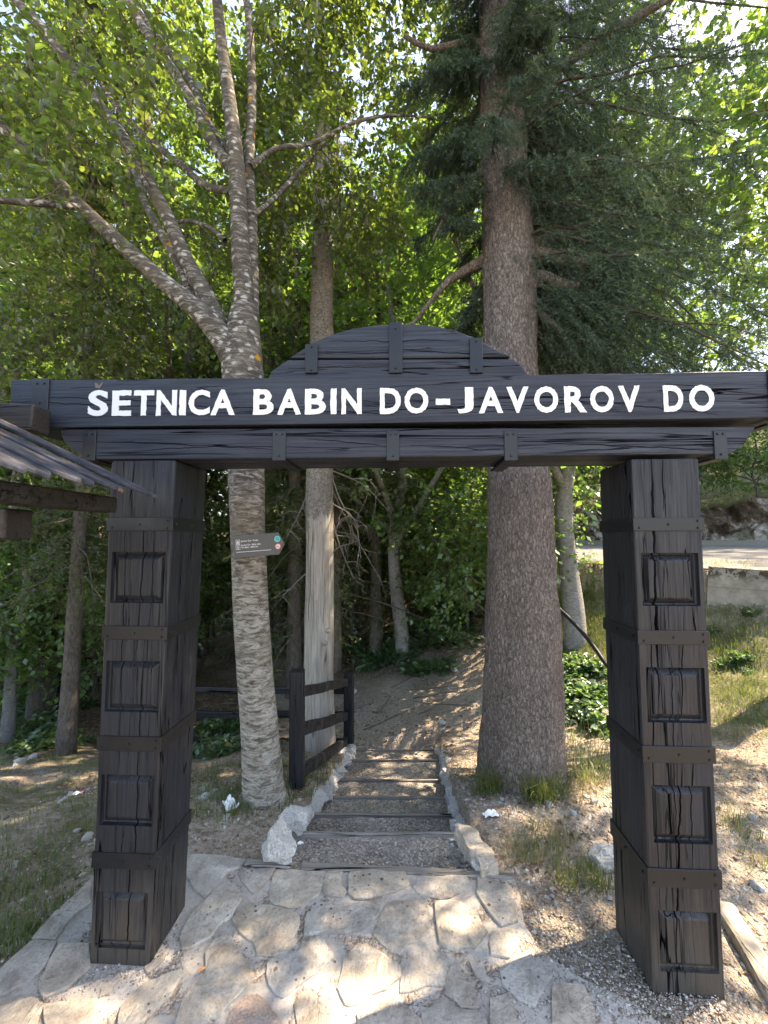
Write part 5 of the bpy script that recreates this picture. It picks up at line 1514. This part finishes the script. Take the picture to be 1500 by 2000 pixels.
def ground_pts(fu, n, rng, clump=None):
    out = []
    # sample in plan near the sighted spot so that tufts spread evenly on the soil
    while len(out) < n:
        u, v = fu(); g = GH(u, v)
        m = 1 if clump is None else clump[0]
        q = np.array([[g.x, g.y]]) + rng.normal(0, clump[1] if clump else .04, (m, 2))
        out += list(q)
    q = np.array(out[:n]); return np.concatenate([q, H(q[:, 0], q[:, 1])[:, None] - .005], 1)
def build_grass():
    rng = np.random.default_rng(9); U = rng.uniform
    def clear(p):
        ok = ~((p[:, 1] < 2.02) & (p[:, 0] > -1.25) & (p[:, 0] < .62)) & ~((p[:, 1] > 1.98) & (p[:, 1] < 4.9) & (p[:, 0] > CXL(p[:, 1]) - .0) & (p[:, 0] < CXR(p[:, 1]) + .0))
        return p[ok]
    P = np.concatenate([ground_pts(lambda: (U(-60, 190), U(1440, 1900)), 2200, rng, (26, .06)), ground_pts(lambda: (U(-60, 175), 1905 - U(-60, 175) * .9 + U(-60, 5)), 1700, rng, (20, .03))])
    xs = rng.uniform(-2.6, -1.15, 5200); ys = rng.uniform(1.0, 3.4, 5200); k = vnoise(xs, ys, 3.0, 4) > .62
    P = np.concatenate([P, np.stack([xs, ys, H(xs, ys)], 1)[k]])
    blades('left_grass', clear(P), .06, .0018, rng, 'grass', 'thin grass patches on the ground left of the gate')
    P = np.concatenate([ground_pts(lambda: (U(372, 560), U(1440, 1600)), 2600, rng, (22, .05)), ground_pts(lambda: (U(555, 660), U(1480, 1560)), 900, rng, (16, .04))])
    blades('middle_grass', clear(P), .065, .0022, rng, 'grass', 'grass growing round the foot of the pale trunk and railing')
    P = np.concatenate([ground_pts(lambda: (1058 + rng.normal(0, 14), 1558 + rng.normal(0, 6)), 460, rng, (30, .03)), ground_pts(lambda: (962 + rng.normal(0, 14), 1548 + rng.normal(0, 5)), 220, rng, (20, .03)), ground_pts(lambda: (U(1110, 1190), U(1440, 1540)), 350, rng, (20, .05))])
    blades('spruce_grass', clear(P), .17, .0024, rng, 'grass', 'long green grass tufts at the foot of the spruce', .8)
    P = np.concatenate([ground_pts(lambda: (U(975, 1110), U(1620, 1700)), 420, rng, (26, .04)), ground_pts(lambda: (U(1110, 1190), U(1500, 1570)), 500, rng, (20, .04)), ground_pts(lambda: (U(1395, 1500), U(1380, 1700)), 500, rng, (18, .05))])
    blades('dry_grass', clear(P), .07, .0016, rng, 'drygrass', 'straw-dry grass tufts on the sunlit ground right of the steps', .9)
    P = np.concatenate([ground_pts(lambda: (U(1000, 1110), U(1625, 1700)), 220, rng, (26, .04)), ground_pts(lambda: (U(1095, 1180), U(1690, 1740)), 380, rng, (20, .03)), ground_pts(lambda: (U(1410, 1500), U(1600, 1700)), 160, rng, (30, .04)), ground_pts(lambda: (U(1395, 1500), U(1190, 1420)), 3000, rng, (14, .06)), ground_pts(lambda: (U(1080, 1180), U(1080, 1270)), 7500, rng, (12, .12)),
                        ground_pts(lambda: (U(1380, 1460), U(1098, 1112)), 400, rng, (12, .1))])
    blades('right_grass', clear(P), .075, .002, rng, 'grass', 'sunlit grass on the slope and verge right of the steps')
build_grass()
def pebbles(name, P, smin, smax, rng, label, parent=None):
    n = len(P)
    base = np.array([[1, 0, 0], [0, 1, 0], [-1, 0, 0], [0, -1, 0], [0, 0, 1], [0, 0, -1], ], float)
    fa = np.array([[0, 1, 4], [1, 2, 4], [2, 3, 4], [3, 0, 4], [1, 0, 5], [2, 1, 5], [3, 2, 5], [0, 3, 5]])
    s = smin * (smax / smin) ** (rng.uniform(0, 1, n) ** 2.4)
    v = base[None] * (1 + rng.normal(0, .22, (n, 6, 1))) * (s[:, None, None] * np.stack([rng.uniform(.7, 1.4, n), rng.uniform(.7, 1.2, n), rng.uniform(.4, .8, n)], 1)[:, None, :])
    a = rng.uniform(0, 6.28, n); ca, sa = np.cos(a)[:, None], np.sin(a)[:, None]
    x = v[..., 0] * ca - v[..., 1] * sa; y = v[..., 0] * sa + v[..., 1] * ca; z = v[..., 2] + v[..., 0] * rng.normal(0, .2, n)[:, None]
    v = np.stack([x, y, z], -1) + P[:, None, :]
    f = ((np.arange(n) * 6)[:, None, None] + fa[None]).reshape(-1, 3)
    o = meshobj(name, npmesh(name, v.reshape(-1, 3), f), 'stones', parent)
    tag(o, label, None if parent else 'gravel', kind='stuff')
    return o
def build_pebbles():
    rng = np.random.default_rng(19)
    q = []
    y0 = 2.05
    for (y, z) in STEPS:
        n = int(5200 * (y - y0) * (1 if y < 3 else .55))
        yy = rng.uniform(y0, y - .015, n); xx = CXL(yy) + (CXR(yy) - CXL(yy)) * rng.uniform(0, 1, n)
        q.append(np.stack([xx, yy, np.full(n, z - .017)], 1)); y0 = y + .035
    o = pebbles('step_grit', np.concatenate(q), .0028, .011, rng, 'loose grit lying on the gravel steps')
    def soil(n, x0, x1, y0_, y1_, cond=None):
        x = rng.uniform(x0, x1, n); y = rng.uniform(y0_, y1_, n)
        ok = ~((y > 2.0) & (y < 4.88) & (x > CXL(y) - .02) & (x < CXR(y) + .02)) & ~((y < 2.02) & (x > -1.25) & (x < .60)) & (road_d(x, y) > .3)
        if cond is not None: ok &= cond(x, y)
        return np.stack([x, y, H(x, y)], 1)[ok]
    P = np.concatenate([soil(9000, .5, 2.6, 1.25, 3.0), soil(9000, -2.6, -.4, 1.2, 3.4, lambda x, y: vnoise(x, y, 2.5, 8) > .45), soil(5000, .4, 1.6, 2.6, 5.0), soil(5000, -1.6, 1.8, 4.9, 8.0)])
    pebbles('soil_gravel', P, .003, .017, rng, 'loose gravel strewn over the bare soil')
    # grit in the joints and round the feet of the posts
    g = []
    for (uc, vc, su, sv, n) in ((1300, 1960, 70, 22, 700), (1180, 1900, 60, 40, 1100), (1100, 1800, 50, 40, 600), (240, 1905, 60, 16, 420), (330, 1840, 22, 25, 220), (455, 1840, 24, 20, 120), (580, 1790, 10, 40, 160), (690, 1890, 14, 40, 140), (760, 1705, 130, 5, 300), (1000, 1960, 60, 20, 300), (130, 1900, 60, 40, 260)):
        for _ in range(n):
            p = PZ(uc + rng.normal(0, su), vc + rng.normal(0, sv), 0); g.append((p.x, p.y, .001))
    pebbles('terrace_grit', np.array(g), .0022, .0075, rng, 'fine grit lying on the paved terrace round the gate posts')
build_pebbles()
def build_litter():
    rng = np.random.default_rng(31)
    n = 9000
    x = rng.uniform(-4.5, 2.6, n); y = rng.uniform(4.7, 12, n) ; k = (road_d(x, y) > .3) & (vnoise(x, y, 1.4, 21) > .35)
    x2 = rng.uniform(-2.6, 2.2, 2600); y2 = rng.uniform(2.1, 4.7, 2600); k2 = ~((x2 > CXL(y2) - .02) & (x2 < CXR(y2) + .02)) & (vnoise(x2, y2, 2.4, 22) > .68)
    x = np.concatenate([x[k], x2[k2]]); y = np.concatenate([y[k], y2[k2]])
    P = np.stack([x, y, H(x, y) + .008], 1); a = rng.uniform(0, 6.28, len(x))
    v, f = leaves_at(P, np.stack([np.cos(a), np.sin(a), rng.normal(.05, .18, len(x))], 1), .036, rng, True, flat=.9)
    m = leaf_mat('fallen_leaf', (0.10, 0.068, 0.042), (0.26, 0.19, 0.12), (0.2, 0.13, 0.06), .2, .03)
    tag(meshobj('fallen_leaves', npmesh('fallen_leaves', v, f), m), 'dry brown fallen leaves scattered over the forest floor', 'leaves', kind='stuff')
    x3 = rng.uniform(-3.0, 2.9, 9000); y3 = rng.uniform(1.2, 5.0, 9000)
    k3 = ~((x3 > CXL(y3) - .02) & (x3 < CXR(y3) + .02) & (y3 > 2.0)) & ~((y3 < 2.02) & (x3 > -1.25) & (x3 < .6)) & (road_d(x3, y3) > .3) & (vnoise(x3, y3, 3.1, 25) > .3)
    x3, y3 = x3[k3], y3[k3]; a = rng.uniform(0, 6.28, len(x3))
    v, f = leaves_at(np.stack([x3, y3, H(x3, y3) + .006], 1), np.stack([np.cos(a), np.sin(a), rng.normal(.05, .15, len(a))], 1), .026, rng, True, .4, flat=.9)
    tag(meshobj('dry_leaf_bits', npmesh('dry_leaf_bits', v, f), m), 'small dry leaf bits strewn over the ground beside the gate', 'leaves', kind='stuff')
    m_ = Acc()
    for _ in range(90):
        cx, cyy = rng.uniform(-3.5, 2.2), rng.uniform(4.8, 10.5)
        if road_d(cx, cyy) < .4: continue
        a = rng.uniform(0, 3.14); L = rng.uniform(.12, .55); t = np.linspace(-1, 1, 5)
        q = np.stack([cx + np.cos(a) * L * t, cyy + np.sin(a) * L * t + .03 * t**2, 0 * t], 1); q[:, 2] = H(q[:, 0], q[:, 1]) + .012
        m_.add(*tube_arrays(q, np.linspace(.008, .003, 5), 5))
    tag(meshobj('fallen_twigs', m_.mesh('fallen_twigs'), 'branch', None, True), 'dead twigs lying on the forest floor behind the steps', 'twigs', kind='stuff')
build_litter()
# individual white stones lying about: pieces of the ground
random.seed(12)
for (u, v, w_) in [(862, 1414, 14), (1000, 1402, 0), (916, 1254, 12), (940, 1246, 11), (936, 1262, 10), (888, 1312, 12), (690, 1354, 14), (757, 1270, 11), (742, 1262, 9), (800, 1290, 10), (775, 1275, 8), (405, 1560, 22), (395, 1545, 16), (418, 1548, 14), (440, 1600, 16), (40, 1490, 22), (62, 1482, 18), (30, 1496, 12), (137, 1555, 13), (120, 1568, 14), (128, 1560, 8),
               (1085, 1520, 42), (1078, 1550, 30), (1070, 1575, 16), (1160, 1570, 16), (1145, 1560, 12), (1175, 1695, 62), (1480, 1740, 24), (1120, 1590, 12), (980, 1565, 10), (30, 1690, 18), (170, 1640, 20), (150, 1625, 14), (372, 1518, 14), (450, 1585, 14), (500, 1590, 10), (640, 1345, 12), (620, 1340, 9), (1470, 1600, 14), (1430, 1650, 10)]:
    if not w_: continue
    g = GH(u, v); s = w_ * mpp(v, g.y) * .55
    o = bpy.data.objects.new('stone', random.choice(ROCKS)); link(o, ground); o.location = g + Vector((0, 0, s * .15)); o.scale = (s, s * random.uniform(.7, 1), s * random.uniform(.5, .8)); o.rotation_euler = (0, 0, random.uniform(0, 6))
# embedded log edge at the lower right
a = PZ(1412, 1770, .0); b = PZ(1580, 2040, .0)
M['log'] = wood_black('weathered_split_log', 'y', False, (0.22, 0.19, 0.15), 0.1)
lo_me = barmesh((a.x, a.y, -.012), (b.x, b.y, -.02), .085, .085, 'timber_edging', .006)
tag(bevel(meshobj('timber_edging', lo_me, 'log'), .018, 2), 'weathered timber edging sunk in the ground beside the right gate post', 'log')
# black pipe on the bank
pc = Acc(); pp = [PY(1085, 1183, 4.9), PY(1112, 1208, 4.75), PY(1140, 1238, 4.6), PY(1165, 1270, 4.45), PY(1186, 1300, 4.3), PY(1215, 1330, 4.2)]
pp = [Vector((p.x, p.y, p.z)) for p in pp]
pc.add(*tube_arrays(spline([list(p) for p in pp], 40), np.full(40, .022), 10))
tag(meshobj('drain_pipe', pc.mesh('drain_pipe'), plain('black_plastic_pipe', (0.010, 0.011, 0.014), .55, .3), None, True), 'black plastic pipe lying across the bank behind the spruce', 'pipe')
# litter
def scrap(name, u, v, wpx, mat, label, cat, z=None, h=.5, seed=0):
    g = PZ(u, v, z) if z is not None else GH(u, v)
    s = wpx * mpp(v, g.y) * .5
    bm = bmesh.new(); bmesh.ops.create_grid(bm, x_segments=8, y_segments=6, size=1)
    for q in bm.verts:
        n_ = mnoise.noise(q.co * 1.4 + Vector((seed, 0, 0))); q.co = Vector((q.co.x * s * (1 + .2 * mnoise.noise(q.co * 2 + Vector((0, seed, 0)))), q.co.y * s * .6, s * h * (.4 + n_)))
    r = bmesh.ops.extrude_face_region(bm, geom=bm.faces[:])
    for q in [x for x in r['geom'] if isinstance(x, bmesh.types.BMVert)]: q.co.z += .001
    me = bpy.data.meshes.new(name); bm.to_mesh(me); bm.free()
    o = meshobj(name, fixn(me), mat); o.location = g + Vector((0, 0, .006)); o.rotation_euler = (0, 0, seed); tag(o, label, cat)
    return o
M['paper'] = plain('white_paper', (0.78, 0.78, 0.77), .8, .2, .06)
M['pink'] = plain('pink_wrapper', (0.62, 0.16, 0.42), .4, .4, .1)
M['butt'] = plain('orange_filter', (0.62, 0.27, 0.10), .8, .2, .1)
o = scrap('sweet_wrapper', 152, 1554, 16, 'paper', 'small white and pink wrapper on the ground left of the gate', 'litter', seed=.6)
o2 = scrap('wrapper_end', 163, 1549, 9, 'pink', None, None, seed=1.4); o2.name = 'pink_end'
o2.parent = o; o2.matrix_parent_inverse = o.matrix_basis.inverted()
scrap('paper_tissue', 450, 1582, 36, 'paper', 'crumpled white tissue near the foot of the pale trunk', 'litter', seed=2.2, h=.8)
scrap('paper_scrap', 958, 1596, 28, 'paper', 'white paper scrap on the ground right of the steps', 'litter', seed=3.3, h=.7)
scrap('paper_scrap', 587, 1650, 11, 'paper', 'tiny white paper scrap on the first gravel step', 'litter', z=-.035, seed=.3)
bt = Acc(); a, b = PZ(386, 1897, .014), PZ(401, 1889, .014)
bt.add(*tube_arrays(np.array([list(a.lerp(b, t)) for t in np.linspace(0, 1, 4)]), np.full(4, .004), 8))
tag(meshobj('cigarette_butt', bt.mesh('cigarette_butt'), 'butt', None, True), 'orange cigarette butt on the paving beside the left gate post', 'litter')
